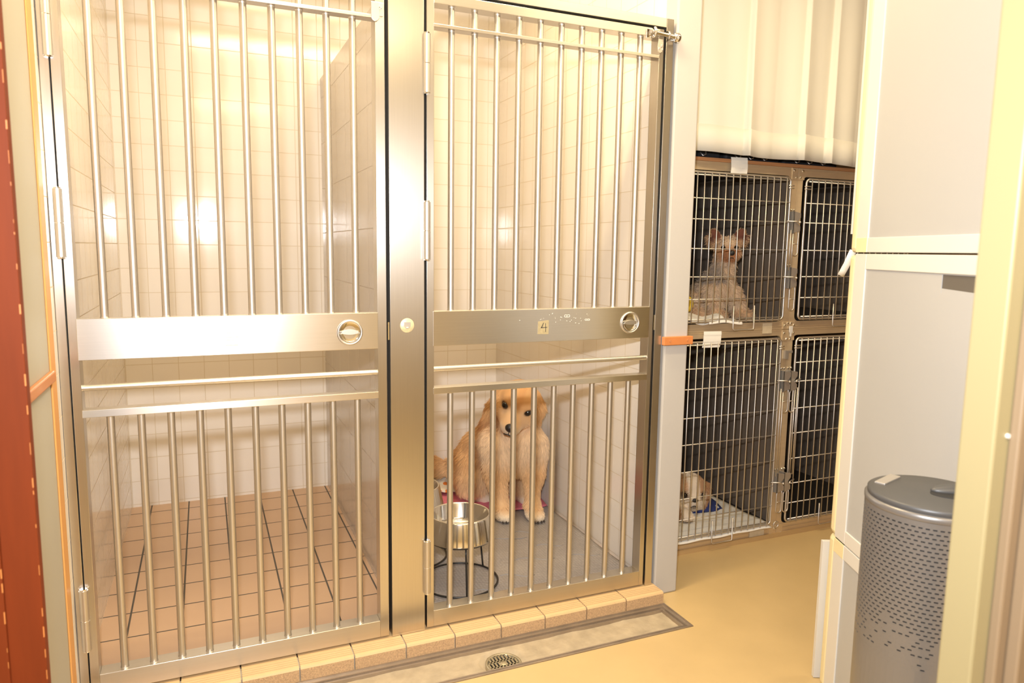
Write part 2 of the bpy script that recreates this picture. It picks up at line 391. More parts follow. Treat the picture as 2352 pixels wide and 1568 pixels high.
def gate(name, label, xl, xr, gl, gr, b0, bs, hinges, hx, handle):
    """xl..xr outer width, gl..gr clear opening"""
    t = thing(name, label, 'gate', ((xl+xr)/2, .02, BB))
    D = .045; top = 1.882
    MB().box(xl, gl, 0, D, BB, top).build('stile', M['steel_v'], t, .001)
    MB().box(gr, xr, 0, D, BB, top).build('stile', M['steel_v'], t, .001)
    MB().box(gl, gr, 0.0004, D, BB, BT).build('bottom_rail', M['steel_h'], t, .001)
    MB().box(gl, gr, 0.0004, D, 1.8565, top).build('top_rail', M['steel_h'], t, .001)
    MB().box(gl-.002, gr+.001, -.0012, .034, 1.794, 1.803).build('upper_rail', M['steel_h'], t, .0008)
    MB().box(gl-.003, gr+.001, -.002, .030, PB, PT).build('lock_panel', M['steel_h'], t, .0012)
    MB().box(gl-.002, gr+.001, -.0012, .036, RB, RT).build('middle_rail', M['steel_h'], t, .001)
    m = MB().cyl((gl-.001, .010, .843), (gr+.001, .010, .843), .0078, n=24)
    m.build('cross_rod', M['steel_bar'], t)
    for i in range(10):
        x = b0+bs*i
        for (z0, z1) in ((PT, 1.8565), (BT, RB)):
            m = MB().cyl((x, .02, z0), (x, .02, z1), .0092, n=24)
            for zz, s in ((z0, 1), (z1, -1)): m.cyl((x, .02, zz), (x, .02, zz+s*.003), .0103, .0093, n=24)
            if z0 == PT: m.cyl((x, .02, 1.794), (x, .02, 1.791), .0103, .0093, n=24); m.cyl((x, .02, 1.803), (x, .02, 1.806), .0103, .0093, n=24)
            m.build('bar', M['steel_bar'], t)
    for z0, z1 in hinges: hinge(hx, z0, z1, t)
    ring_pull(*handle, t)
    return t
gA = gate('kennel_gate', 'left barred stainless gate in front of the empty tan-floored kennel', -.2735, .4960, -.2533, .4703, -.1974, .068,
          [(1.612, 1.79), (1.160, 1.317), (.178, .336)], -.2755, (.3925, .9596, .0355))
gB = gate('kennel_gate', 'right barred stainless gate with number sticker in front of the golden dog', .6125, 1.3845, .6339, 1.3681, .6907, .0688,
          [(1.616, 1.770), (1.162, 1.320), (.167, .328)], .6105, (1.2945, .9625, .0355))
# left gate details
o = MB()
for i in range(26):
    z = .935+.044*i/25; o.box(.0725+random.uniform(0, .004), .109-random.uniform(0, .005), -.0026, -.0018, z, z+random.uniform(.0005, .0016))
o = o.build('glue_mark', M['glue'], gA); o['label'] = 'square scratched patch of old glue'
MB().tube([(.0455+.005*math.cos(t), -.0021, .9517+.005*math.sin(t)) for t in [2*PI*i/16 for i in range(16)]], .0006, 6, True).build('scuff', M['tape'], gA)
o = MB().prism([(.460, 1.795), (.464, 1.788), (.471, 1.785), (.478, 1.788), (.482, 1.795), (.482, 1.835), (.460, 1.835)], -.005, -.0015).box(.482, .492, -.003, -.0005, 1.800, 1.835)
o.cyl((.486, -.008, 1.823), (.486, -.001, 1.823), .004, n=12)
o.build('latch_plate', M['steel_bar'], gA, .001)
# right gate details
o = MB().prism([(.9635, .936), (1.0005, .9345), (1.0015, .978), (.9645, .9745)], -.0030, -.0018)
sk = o.build('number_sticker', M['sticker'], gB); sk['label'] = 'yellowed square sticker reading 4'
MB().prism([(.9822, .9705), (.9842, .9705), (.9775, .9545), (.9955, .9552), (.9955, .9572), (.9742, .9562), (.9742, .9545)], -.0034, -.0028).prism([(.9895, .969), (.9912, .969), (.9918, .942), (.990, .942)], -.0034, -.0028).build('numeral', M['black_ink'], sk)
o = MB()
for (x, z, w, hh) in ((1.064, .9895, .019, .008), (1.136, .976, .018, .0055)):
    o.box(x-w/2, x+w/2, -.0027, -.0018, z-hh/2, z-hh/2+.0012); o.box(x-w/2, x+w/2, -.0027, -.0018, z+hh/2-.0012, z+hh/2)
    for q in (-.5, -.05, .45): o.box(x+q*w, x+q*w+.0012, -.0027, -.0018, z-hh/2, z+hh/2)
    o.build('tape_remnant', M['scratch'], gB); o = MB()
for i in range(34):
    x = .885+random.gauss(.14, .075); z = .978+random.gauss(.004, .010)
    if .87 < x < 1.2 and .925 < z < 1.006: o.box(x, x+random.uniform(.0006, .003), -.0026, -.0018, z, z+random.uniform(.0005, .0022))
o.build('scuff', M['scratch'], gB)['kind'] = 'stuff'
# barrel bolt at the top right
bb = MB(); bb.box(1.318, 1.336, -.004, .0, 1.850, 1.876).build('bolt_plate', M['chrome'], gB, .001)
o = MB().cyl((1.338, -.012, 1.866), (1.407, -.012, 1.861), .0065, n=20).build('barrel_bolt', M['chrome'], gB)
MB().lathe([(.0001, -.0), (.015, .0), (.0165, .003), (.014, .006), (.008, .007)], (0, 0, 0), 'Y', 24).build('bolt_collar', M['chrome'], o).matrix_local = Matrix.Translation(Vector((1.337, -.012, 1.866))-root_origin(gB)) @ Matrix.Rotation(-PI/2, 4, 'Z') @ Matrix.Translation(root_origin(gB))
MB().ball((1.424, -.014, 1.859), (.013, .014, .016), 18).cyl((1.405, -.012, 1.861), (1.420, -.013, 1.860), .0075, n=18).build('bolt_knob', M['chrome'], o)
MB().tube([(1.392, -.004, 1.874), (1.392, -.018, 1.872), (1.393, -.020, 1.858), (1.394, -.004, 1.848)], .003, 8).build('bolt_staple', M['chrome'], o)
hp = MB().prism([(1.361, 1.857), (1.379, 1.857), (1.379, 1.826), (1.376, 1.812), (1.368, 1.808), (1.360, 1.813), (1.358, 1.826)][::-1], -.006, -.002)
hp.build('hasp', M['steel_bar'], o, .001)
MB().ball((1.372, -.006, 1.830), (.004, .0015, .006), 12).ball((1.364, -.006, 1.822), (.003, .0015, .005), 12).ball((1.376, -.006, 1.820), (.0025, .0015, .004), 12).build('hasp_hole', M['plate'], o)

# ------------------------------------------------------------------ right kennel contents
mt = MB(); nx, ny = 46, 56
V = []
def matz(x, y): return CF+.006+.0015*math.sin(x*31+y*17)+(.004*max(0, (x-1.30)/.1) if x > 1.30 else 0)
for i in range(nx+1):
    for q in range(ny+1):
        x = .60+.808*i/nx; y = .065+1.05*q/ny
        V.append((x, y, matz(x, y)))
mt.add(V, [(i*(ny+1)+q, (i+1)*(ny+1)+q, (i+1)*(ny+1)+q+1, i*(ny+1)+q+1) for i in range(nx) for q in range(ny)], True)
o = mt.build('floor_mat', M['mat_grey'], org=(1, .6, CF)); s = o.modifiers.new('thick', 'SOLIDIFY'); s.thickness = .004; s.offset = -1
tag(o, 'grey bubble-textured mat covering the floor of the right kennel', 'mat')
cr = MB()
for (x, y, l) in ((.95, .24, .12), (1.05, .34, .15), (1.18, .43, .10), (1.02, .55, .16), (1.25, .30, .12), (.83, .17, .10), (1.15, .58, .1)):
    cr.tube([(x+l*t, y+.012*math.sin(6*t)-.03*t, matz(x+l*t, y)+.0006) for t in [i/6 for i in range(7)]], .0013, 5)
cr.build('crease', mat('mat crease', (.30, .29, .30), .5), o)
def cloth(name, m, x0, x1, y0, y1, z, amp, label, cat, nx=30, ny=30, seed=1, rag=.012):
    rs = np.random.RandomState(seed); a = rs.rand(6)*6.28; mb = MB(); V = []
    for i in range(nx+1):
        for q in range(ny+1):
            u, w = i/nx, q/ny
            x = x0+(x1-x0)*u; y = y0+(y1-y0)*w
            x += rag*math.sin(9*w+a[0])*(abs(2*u-1)**2); y += rag*math.sin(8*u+a[1])*(abs(2*w-1)**2)
            zz = z+amp*(.5+.5*math.sin(x*37+y*21+a[2]))*(.5+.5*math.sin(y*43-x*17+a[3]))+amp*.3*math.sin(x*90+a[4])*math.sin(y*85+a[5])
            V.append((x, y, zz+amp*.35))
    mb.add(V, [(i*(ny+1)+q, (i+1)*(ny+1)+q, (i+1)*(ny+1)+q+1, i*(ny+1)+q+1) for i in range(nx) for q in range(ny)], True)
    o = mb.build(name, m, org=((x0+x1)/2, (y0+y1)/2, z)); s = o.modifiers.new('thick', 'SOLIDIFY'); s.thickness = .004; s.offset = -1
    return tag(o, label, cat)
cloth('pet_towel', M['pink'], .64, 1.405, .80, 1.40, CF+.014, .008, 'pink towel on the kennel floor under the sitting golden dog', 'towel', seed=4)
cloth('blanket', M['print'], .64, 1.115, 1.06, 1.39, CF+.026, .020, 'white blanket with orange print behind the golden dog', 'blanket', seed=8)

def bowl(cx, cy, z, label):
    t = MB(); n = 56
    t.lathe([(.118, 0), (.120, .003), (.120, .005), (.106, .076), (.104, .080), (.100, .081), (.097, .078), (.090, .030), (.078, .016), (.0001, .014)], (cx, cy, z), 'Z', n)
    t.lathe([(.118, 0), (.0001, .002)], (cx, cy, z), 'Z', n)
    o = t.build('pet_bowl', M['bowl'], org=(cx, cy, z))
    return tag(o, label, 'bowl', 'steel dog bowls')
def stand(cx, cy, z, top, label, rb=.132):
    s = thing('bowl_stand', label, 'stand', (cx, cy, z), group='wire bowl stands')
    MB().tube([(cx+rb*math.cos(t), cy+rb*math.sin(t), z+.0045) for t in [2*PI*i/48 for i in range(48)]], .0036, 8, True).build('base_ring', M['black_wire'], s)
    MB().tube([(cx+.108*math.cos(t), cy+.108*math.sin(t), top-.004) for t in [2*PI*i/48 for i in range(48)]], .0033, 8, True).build('support_ring', M['black_wire'], s)
    for a in (-1.72, .55, 2.55):
        c, q = math.cos(a), math.sin(a)
        pts = [(cx+rb*c, cy+rb*q, z+.005), (cx+rb*c*.98, cy+rb*q*.98, z+.02), (cx+.112*c, cy+.112*q, top-.03), (cx+.108*c, cy+.108*q, top-.004)]
        MB().tube(pts, .0034, 8).build('leg', M['black_wire'], s)
    return s
zf = CF+.0085
stand(.805, .255, zf, .2165, 'black wire bowl stand nearest the right gate')
bowl(.805, .255, .217, 'polished steel dog bowl on the black wire stand nearest the gate')
stand(.704, .515, zf, .243, 'black wire bowl stand partly hidden by the gate stile')
bowl(.704, .515, .244, 'steel dog bowl on the farther wire stand, mostly hidden by the gate stile')

# ------------------------------------------------------------------ animal cages
YF, YD = .25, .235
def rod(mb, pts, r=.0022, n=8): mb.tube(pts, r, n)
def arc(cx, cz, r, a0, a1, y, n=6): return [(cx+r*math.cos(a0+(a1-a0)*i/n), y, cz+r*math.sin(a0+(a1-a0)*i/n)) for i in range(n+1)]
def cage(label, x0, x1, z0, z1, ox0, ox1, oz0, oz1, vx, hz, hand, lat_x, lat_z, parent_kind='animal_cage', latch_side=1, full=True):
    t = thing('animal_cage', label, 'cage', ((x0+x1)/2, YF, z0), group='wire-door animal cages')
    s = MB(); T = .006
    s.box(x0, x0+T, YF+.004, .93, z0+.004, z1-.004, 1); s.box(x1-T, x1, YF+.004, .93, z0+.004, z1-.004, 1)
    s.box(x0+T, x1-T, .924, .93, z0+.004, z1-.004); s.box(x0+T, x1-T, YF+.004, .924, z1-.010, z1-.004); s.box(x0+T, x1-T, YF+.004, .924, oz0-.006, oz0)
    s.build('liner', [M['shaded_liner'], M['lit_liner']], t)
    f = MB(); R = .022
    f.box(x0, ox0, YF, YF+.012, z0, z1); f.box(ox1, x1, YF, YF+.012, z0, z1); f.box(ox0, ox1, YF, YF+.012, z0, oz0); f.box(ox0, ox1, YF, YF+.012, oz1, z1)
    for (cx, cz, sx, sz) in ((ox0, oz0, 1, 1), (ox1, oz0, -1, 1), (ox0, oz1, 1, -1), (ox1, oz1, -1, -1)):
        poly = [(cx, cz)]+[(cx+sx*R*(1-math.cos(a)), cz+sz*R*(1-math.sin(a))) for a in [PI/2*i/6 for i in range(7)]]
        if sx*sz > 0: poly = poly[::-1]
        f.prism(poly, YF, YF+.012)
    f.box(ox0, ox1, YF-.0025, YF, oz0-.020, oz0-.017); f.box(ox0, ox1, YF-.0015, YF, oz1+.020, oz1+.023)
    f.build('face_frame', M['cage_steel'], t, .0008)
    # wire door: rounded outer rod, uprights, cross wires
    w = MB(); r = .017; a, b, c, e = vx[0], vx[1], hz[0], hz[1]
    path = []
    path += arc(b-r, e-r, r, 0, PI/2, YD)+arc(a+r, e-r, r, PI/2, PI, YD)+arc(a+r, c+r, r, PI, 1.5*PI, YD)+arc(b-r, c+r, r, 1.5*PI, 2*PI, YD)
    w.tube(path, .0042, 8, True)
    rod(w, [(a+.012, YD-.001, e-.010), (b-.012, YD-.001, e-.010)], .003)
    rod(w, [(a+.012, YD-.001, c+.010), (b-.012, YD-.001, c+.010)], .003)
    x = vx[2]
    while (x > a+.012 if vx[3] < 0 else x < b-.012):
        rod(w, [(x, YD-.006, c-.004), (x, YD-.006, e-.002)], .0025); x += vx[3]
    for z in hz[2]: rod(w, [(a+.003, YD-.002, z), (b-.002, YD-.002, z)], .0022)
    w.build('wire_door', M['wire'], t)
    # corner hinge clips
    hx = b if latch_side > 0 else a; sg = 1 if latch_side > 0 else -1
    cl = MB()
    for dz in (.030, .040): rod(cl, [(hx-sg*.016, YD-.008, e-dz), (hx+sg*.010, YD-.008, e-dz), (hx+sg*.013, YD-.004, e-dz)], .0024)
    cl.build('corner_clip', M['wire'], t)
    hd = MB(); x = hand
    rod(hd, [(x, YD-.008, c+.06), (x, YD-.010, c-.028), (x+.004, YD-.012, c-.034), (x+.098, YD-.012, c-.034), (x+.102, YD-.010, c-.028), (x+.102, YD-.008, c+.06)], .0028)
    hd.build('pull_loop', M['wire'], t)
    for z in lat_z:
        lx = lat_x
        p = [(lx-.018, z+.043), (lx+.018, z+.036), (lx+.018, z+.018), (lx+.002, z), (lx+.018, z-.016), (lx+.018, z-.034), (lx-.018, z-.043)]
        L = MB(); L.prism(p, YD-.016, YD-.012); L.box(lx-.018, lx-.014, YD-.016, YF, z-.043, z+.043)
        lt = L.build('latch_plate', M['plate'], t, .0006)
        k = MB()
        rod(k, [(lx-sg*.045, YD-.006, z+.004), (lx-sg*.01, YD-.020, z+.003), (lx+.004, YD-.026, z)], .0026); k.ball((lx+.004, YD-.026, z), .005, 10)
        ys = YD-.010
        loop = [(lx+.012, ys, z-.030), (lx+.016, ys, z-.05)]+[(lx+.002+.014*math.cos(q), ys, z-.118+.014*math.sin(q)) for q in [0-PI*i/8 for i in range(9)]]+[(lx-.012, ys, z-.05), (lx-.004, ys, z-.034)]
        rod(k, loop, .0026); rod(k, [(lx-.012, ys, z-.085), (lx+.016, ys, z-.085)], .0018)
        k.build('latch_wire', M['wire'], lt)
        rv = MB()
        for q in (-.006, .008): rv.ball((lx+q, YF-.002, z+.049), (.005, .004, .005), 10)
        rv.build('rivet', M['chrome'], lt)
    if len(lat_z) > 1:
        k = MB(); zt, zb = lat_z[0], lat_z[1]
        for q in (-.026, -.014): rod(k, [(lat_x+sg*q, YD-.012, zt-.03), (lat_x+sg*q, YD-.012, zb+.03)], .0024)
        k.build('latch_rod', M['wire'], t)
    # riveted corner plates on the face frame
    return t
def corner_plate(t, x, z, w, hh, riv):
    o = MB().box(x-w/2, x+w/2, YF-.0035, YF, z-hh/2, z+hh/2).build('corner_plate', M['cage_steel'], t, .001)
    rv = MB()
    for (a, b) in riv: rv.ball((x+a, YF-.004, z+b), (.0055, .004, .0055), 12)
    rv.build('rivet', M['chrome'], o)
UA = cage('wire-door cage in the upper row holding the small seated terrier', 1.55, 2.2145, .886, 1.5295, 1.568, 2.181, .918, 1.497,
          (1.576, 2.166, 2.1417, -.033), (.928, 1.487, (1.392, 1.315, 1.2055, 1.0998, 1.015)), 1.91, 2.196, (1.315, 1.096))
UB = cage('empty wire-door cage at right in the upper row, partly behind the storage stack', 2.2155, 2.88, .886, 1.5295, 2.243, 2.862, .918, 1.497,
          (2.248, 2.852, 2.272, .0345), (.928, 1.487, (1.392, 1.315, 1.2055, 1.0998, 1.015)), 2.43, 2.232, (), latch_side=-1)
LA = cage('wire-door cage in the lower row with the lying shaggy dog and white pad', 1.55, 2.2145, .0, .885, 1.568, 2.181, .055, .861,
          (1.576, 2.168, 2.1435, -.033), (.068, .850, (.7488, .6695, .5563, .4509, .3422, .2344, .1492)), 1.86, 2.197, (.676, .248))
LB = cage('empty wire-door cage at right in the lower row, partly behind the storage stack', 2.2155, 2.88, .0, .885, 2.243, 2.862, .055, .861,
          (2.248, 2.852, 2.272, .0345), (.068, .850, (.7488, .6695, .5563, .4509, .3422, .2344, .1492)), 2.43, 2.233, (.676, .248), latch_side=-1)
corner_plate(UA, 2.1985, 1.506, .031, .046, [(-.006, .012), (.006, -.014)]); corner_plate(UB, 2.2315, 1.506, .031, .046, [(.006, .012), (-.006, -.014)])
corner_plate(UA, 2.1985, .902, .031, .030, [(-.008, 0), (.008, .008)]); corner_plate(UB, 2.2315, .902, .031, .030, [(.008, 0), (-.008, .008)])
corner_plate(LA, 2.1985, .862, .031, .044, [(-.008, .008), (.007, -.016)]); corner_plate(LB, 2.2315, .862, .031, .044, [(.008, .008), (-.007, -.016)])
corner_plate(LA, 2.195, .028, .038, .054, [(-.010, -.012), (.010, .012)]); corner_plate(LB, 2.233, .028, .034, .054, [(.008, -.012)])
MB().tube([(2.208+.013*math.cos(q), YF-.008, .058+.013*math.sin(q)) for q in [2*PI*i/20 for i in range(20)]], .0025, 8, True).build('pull_ring', M['wire'], LA)
tg = MB().prism([(2.2135, .899), (2.231, .899), (2.231, .876), (2.226, .868), (2.226, .856), (2.2185, .856), (2.2185, .868), (2.2135, .876)][::-1], YF-.010, YF-.005)
tag(tg.build('hook', M['white_plastic'], org=(2.222, YF, .88), bevel=.0015), 'small white plastic hook where the four wire-door cages meet', 'hook')
o = MB().box(2.199, 2.226, YD-.006, YF-.001, .790, .800).box(2.199, 2.206, YD-.006, YF-.001, .765, .790).build('catch_bracket', M['plate'], LA)
pl = tag(MB().box(1.55, 2.90, YF-.004, .93, 1.5300, 1.543).build('plank', M['ply'], org=(2.2, .6, 1.54), bevel=.001), 'reddish plywood board lying on top of the two upper cages', 'board')
struct(MB().box(1.535, 2.9, YF-.008, YF-.001, 0, .020).build('baseboard_cages', M['base']))
# things standing on the board, seen below the curtain hem
def carrier(x0, x1, label):
    t = thing('folded_crate', label, 'crate', ((x0+x1)/2, .5, 1.5435), group='black crates under the curtain')
    MB().box(x0, x1, .285, .88, 1.544, 1.90).build('tray', M['bin_in'], t, .01)
    for q in (.22, .45, .70): 
        w = MB(); x = x0+(x1-x0)*q; rod(w, [(x, .280, 1.62), (x, .272, 1.575), (x-.006, .262, 1.555), (x-.018, .262, 1.550), (x-.024, .272, 1.563)], .0028)
        w.build('wire_hook', M['wire'], t)
    return t
carrier(1.58, 1.86, 'black wire crate on the board under the left end of the curtain')
carrier(1.88, 2.15, 'black wire crate with bent hooks on the board under the middle of the curtain')
carrier(2.17, 2.46, 'black wire crate on the board under the right end of the curtain')
def note(x0, x1, z0, z1, label, seed, tilt=0):
    t = MB(); y = YF-.0155
    n = 10; V = []
    for i in range(n+1):
        for q in (0, 1):
            u = i/n
            V.append((x0+(x1-x0)*q+tilt*(u-.5), y-.004*math.sin(u*PI)-(.002 if u < .3 else 0), z1-(z1-z0)*u+tilt*.4*q))
    t.add(V, [(2*i, 2*i+2, 2*i+3, 2*i+1) for i in range(n)])
    o = t.build('paper_note', M['paper'], org=((x0+x1)/2, y, z0)); s = o.modifiers.new('t', 'SOLIDIFY'); s.thickness = .0006
    k = MB(); rr = random.Random(seed); x = x0+.018
    while x < x1-.018:
        l = rr.uniform(.002, .005); k.box(x, x+l, y-.0062, y-.0058, (z0+z1)/2-.010, (z0+z1)/2-.010+rr.uniform(.001, .0022)); x += l+.003
    k.build('writing', M['ink'], o)
    return tag(o, label, 'note', 'paper notes on the cages')
note(1.866, 1.944, 1.490, 1.548, 'white paper note taped to the upper cage frame below the curtain', 1, .004)
note(1.776, 1.860, .829, .892, 'white paper note hanging on the frame above the lower cage door', 2, -.003)
for (x0, x1, z0, z1, lb) in ((2.078, 2.126, .872, .914, 'clear tape patch on the frame between the upper and lower cages'), (2.073, 2.150, .004, .050, 'clear tape patch on the frame under the lower cage door')):
    tag(MB().box(x0, x1, YF-.0032, YF-.0022, z0, z1).build('tape_patch', M['tape'], org=(x0, YF, z0)), lb, 'tape')
# lower cage bedding
def pad(x0, x1, y0, y1, z, label, name='pet_pad', m='pad_white', seed=1, amp=.006, edge=True):
    rs = np.random.RandomState(seed); a = rs.rand(8)*6; mb = MB(); nx, ny = 40, 40; V = []
    for i in range(nx+1):
        for q in range(ny+1):
            u, w = i/nx, q/ny; x = x0+(x1-x0)*u; y = y0+(y1-y0)*w
            zz = z+amp*(.5+.25*math.sin(x*40+a[0]+3*math.sin(y*11))+.25*math.sin(y*33+a[1]+2*math.sin(x*13)))
            if edge and w < .06: zz -= .010*(1-w/.06)
            V.append((x, y, zz))
    mb.add(V, [(i*(ny+1)+q, (i+1)*(ny+1)+q, (i+1)*(ny+1)+q+1, i*(ny+1)+q+1) for i in range(nx) for q in range(ny)], True)
    o = mb.build(name, M[m], org=((x0+x1)/2, (y0+y1)/2, z)); s = o.modifiers.new('t', 'SOLIDIFY'); s.thickness = .003; s.offset = -1
    return tag(o, label, 'pad' if name == 'pet_pad' else 'blanket')
pad(1.575, 2.172, .226, .70, .064, 'white absorbent pad on the lower cage floor under the lying dog')
# rumpled navy blanket with white stars
bl = MB(); nx, ny = 36, 20; V = []
for i in range(nx+1):
    for q in range(ny+1):
        u, w = i/nx, q/ny; x = 1.74+.36*u; y = .455+.20*w
        zz = .072+.055*math.sin(PI*min(1, w*1.2))*(1-.55*max(0, u-.5)*2)*(.85+.25*math.sin(9*u+3*w)) + .004*math.sin(40*x)*math.sin(37*y)
        V.append((x, y+.02*math.sin(6*u), zz))
bl.add(V, [(i*(ny+1)+q, (i+1)*(ny+1)+q, (i+1)*(ny+1)+q+1, i*(ny+1)+q+1) for i in range(nx) for q in range(ny)], True)
def star_mat():
    m, nt, b = new_mat('navy cloth with white stars'); L = nt.links.new
    tc = N(nt, 'ShaderNodeTexCoord'); v = N(nt, 'ShaderNodeTexVoronoi', Scale=15.0); L(tc.outputs['Object'], v.inputs['Vector'])
    r = N(nt, 'ShaderNodeValToRGB'); r.color_ramp.interpolation = 'CONSTANT'
    r.color_ramp.elements[0].color = (.60, .66, .80, 1); r.color_ramp.elements[1].position = .25; r.color_ramp.elements[1].color = (.022, .035, .15, 1)
    L(v.outputs['Distance'], r.inputs[0]); L(r.outputs[0], b.inputs['Base Color']); b.inputs['Roughness'].default_value = .95
    return m
o = bl.build('blanket', star_mat(), org=(1.95, .6, .07)); s = o.modifiers.new('t', 'SOLIDIFY'); s.thickness = .006; s.offset = -1
tag(o, 'rumpled navy blanket with white stars behind the lying dog', 'blanket')
# upper cage: paper towels
pad(1.60, 1.885, .240, .46, .926, 'crumpled white paper pad on the upper cage floor beside the terrier', seed=5, amp=.030)
pad(1.80, 1.96, .228, .29, .924, 'torn white paper scrap at the terrier\'s paws by the cage door', seed=9, amp=.012)

# ------------------------------------------------------------------ curtain
def curtain():
    nu, nz = 260, 26; x0, x1 = 1.535, 2.62; mb = MB(); V = []
    def prof(u, h):
        x = x0+(x1-x0)*u
        A = (.45+.55*(1-h))
        y = .200-.007*A*math.sin(x*21+.6)-.004*A*math.sin(x*47+1.3+.6*h)
        for (c, a) in ((1.888, .030), (2.150, .026), (2.300, .034)):
            q = (x-c-.014*h)/.14
            if -.03 < q < 1: y -= a*A*(1-q)*min(1, (q+.03)/.06)
        return x, y
    for i in range(nu+1):
        u = i/nu
        for q in range(nz+1):
            h = q/nz; x, y = prof(u, h)
            zb = 1.556-.003*math.sin(x*13+1)-.014*max(0, x-1.6)+(.200-y)*-.08
            V.append((x, y, zb+(2.46-zb)*h))
    mb.add(V, [(i*(nz+1)+q, (i+1)*(nz+1)+q, (i+1)*(nz+1)+q+1, i*(nz+1)+q+1) for i in range(nu) for q in range(nz)], True)
    o = mb.build('curtain', M['curtain'], org=(2.07, .18, 1.55)); s = o.modifiers.new('t', 'SOLIDIFY'); s.thickness = .0015
    hm = MB(); V = []
    for i in range(nu+1):
        u = i/nu
        for q in range(3):
            x, y = prof(u, .02+.04*q); zb = 1.5555-.003*math.sin(x*13+1)-.014*max(0, x-1.6)+(.200-y)*-.08
            V.append((x, y-.0022, zb+[.0005, .05, .096][q]))
    hm.add(V, [(i*3+q, (i+1)*3+q, (i+1)*3+q+1, i*3+q+1) for i in range(nu) for q in range(2)], True)
    h = hm.build('hem', M['curtain'], o); 
    h.data.transform(Matrix.Translation(Vector((0, 0, 0))))
    s = h.modifiers.new('t', 'SOLIDIFY'); s.thickness = .0012
    tag(o, 'pleated cream curtain hanging above the two rows of cages', 'curtain')
    rl = MB().cyl((1.535, .19, 2.478), (2.66, .19, 2.478), .012)
    tag(rl.build('curtain_rail', M['white_plastic'], org=(2.1, .19, 2.455)), 'white curtain rail carrying the cream curtain', 'rail')
curtain()

# ------------------------------------------------------------------ storage stack on the right
ROT = -math.atan2(.4017, .9158)
CX, CY = 1.556, -.632
def storage(label, z0, z1, notch, strip=False):
    t = thing('storage_cabinet', label, 'cabinet', (CX, CY, z0), ROT, local=True, group='stacked storage units')
    H = z1-z0; Ld = .80; Wd = .50
    MB().box(.006, Wd, -Ld, -.001, .002, H).build('body', M['white_plastic'], t, .004)
    f = MB(); a = .057; hb = .038
    f.box(-.0, .008, -a, .0, .002, H); f.box(-.0, .008, -Ld, -Ld+a, .002, H); f.box(.0, .008, -Ld+a, -a, .002, hb); f.box(.0, .008, -Ld+a, -a, H-hb, H)
    f.build('side_frame', M['white_plastic'], t, .0015)
    p = MB(); y0, y1, za, zb = -Ld+a, -a, hb, H-hb
    if notch:
        ny0, ny1, nz0, nz1 = -.505, -.376, zb-.040, zb-.002
        for (b0, b1, c0, c1) in ((y0, ny0, za, zb), (ny1, y1, za, zb), (ny0, ny1, za, nz0), (ny0, ny1, nz1, zb)): p.box(.0035, .0062, b0, b1, c0, c1)
    else: p.box(.0035, .0062, y0, y1, za, zb)
    p.build('side_panel', M['grey_panel'], t)
    if notch:
        k = MB(); k.box(.0052, .0066, ny0, ny1, nz0, nz1); k.build('handle_notch', M['notch'], t)
        MB().prism([(ny0, nz0), (ny1, nz0), (ny1, nz0+.010), (ny0, nz0+.006)], .0040, .0068, 'YZ').build('notch_lip', M['grey_panel'], t)
    for zc in ((.002, hb) if strip == 'b' else ((H-hb, H) if strip == 't' else ()),) if strip else ():
        MB().box(-.0006, .0075, -a+.001, -.0005, zc[0], zc[1]).build('corner_cap', M['cream_plastic'], t, .001)
    # drawer front with rounded edge
    F = MB(); R = .030; D = .052
    prof = [(Wd-.002, .001), (.002, .001)]+[(.002+R-R*math.cos(q), D-R+R*math.sin(q)) for q in [PI/2*i/8 for i in range(9)]]+[(Wd-.002, D)]
    F.prism(prof[::-1], .003, H-.003, 'XY')
    F.build('drawer_front', M['cream_plastic'], t, .010)
    return t
storage('tall grey-panelled plastic storage unit, topmost of the stack right of the cages', 1.1955, 1.985, False, 'b')
storage('grey-panelled plastic storage unit with dark handle notch, middle of the stack', .442, 1.1940, True)
storage('low grey-panelled plastic storage unit, bottom of the stack behind the trash can', .0, .4408, False, 't')
def loc(x, y, z): # stack frame -> world
    c, s = math.cos(ROT), math.sin(ROT); return (CX+x*c-y*s, CY+x*s+y*c, z)
s = MB()
s.add([loc(x, y, z) for z in (1.245, 1.95) for (x, y) in ((.010, .0545), (.030, .0545), (.030, .0575), (.010, .0575))], [(0, 1, 2, 3), (7, 6, 5, 4), (0, 4, 5, 1), (1, 5, 6, 2), (2, 6, 7, 3), (3, 7, 4, 0)])
tag(s.build('plastic_strip', M['white_plastic'], org=loc(.02, .056, 1.245)), 'thin white strip stuck upright on the topmost storage unit\'s front edge', 'strip')
s = MB(); pts = [(.010, .0535, 1.205), (.006, .060, 1.188), (.004, .070, 1.170), (.002, .084, 1.152), (.000, .094, 1.138)]
V = []
for (x, y, z) in pts: V += [loc(x, y, z), loc(x+.016, y-.002, z-.006)]
s.add(V, [(2*i, 2*i+2, 2*i+3, 2*i+1) for i in range(len(pts)-1)], True)
o = s.build('peeling_tape', M['paper'], org=loc(0, .06, 1.2)); q = o.modifiers.new('t', 'SOLIDIFY'); q.thickness = .0008
tag(o, 'peeling strip of cream tape curling off the storage stack front', 'tape')
s = MB()
s.add([loc(x, y, z) for z in (.002, .405) for (x, y) in ((-.004, .0555), (.36, .0555), (.36, .068), (-.004, .068))], [(3, 2, 1, 0), (4, 5, 6, 7), (0, 1, 5, 4), (1, 2, 6, 5), (2, 3, 7, 6), (3, 0, 4, 7)])
tag(s.build('thin_board', M['white_plastic'], org=loc(.1, .06, 0)), 'thin white board standing against the bottom storage unit', 'board')

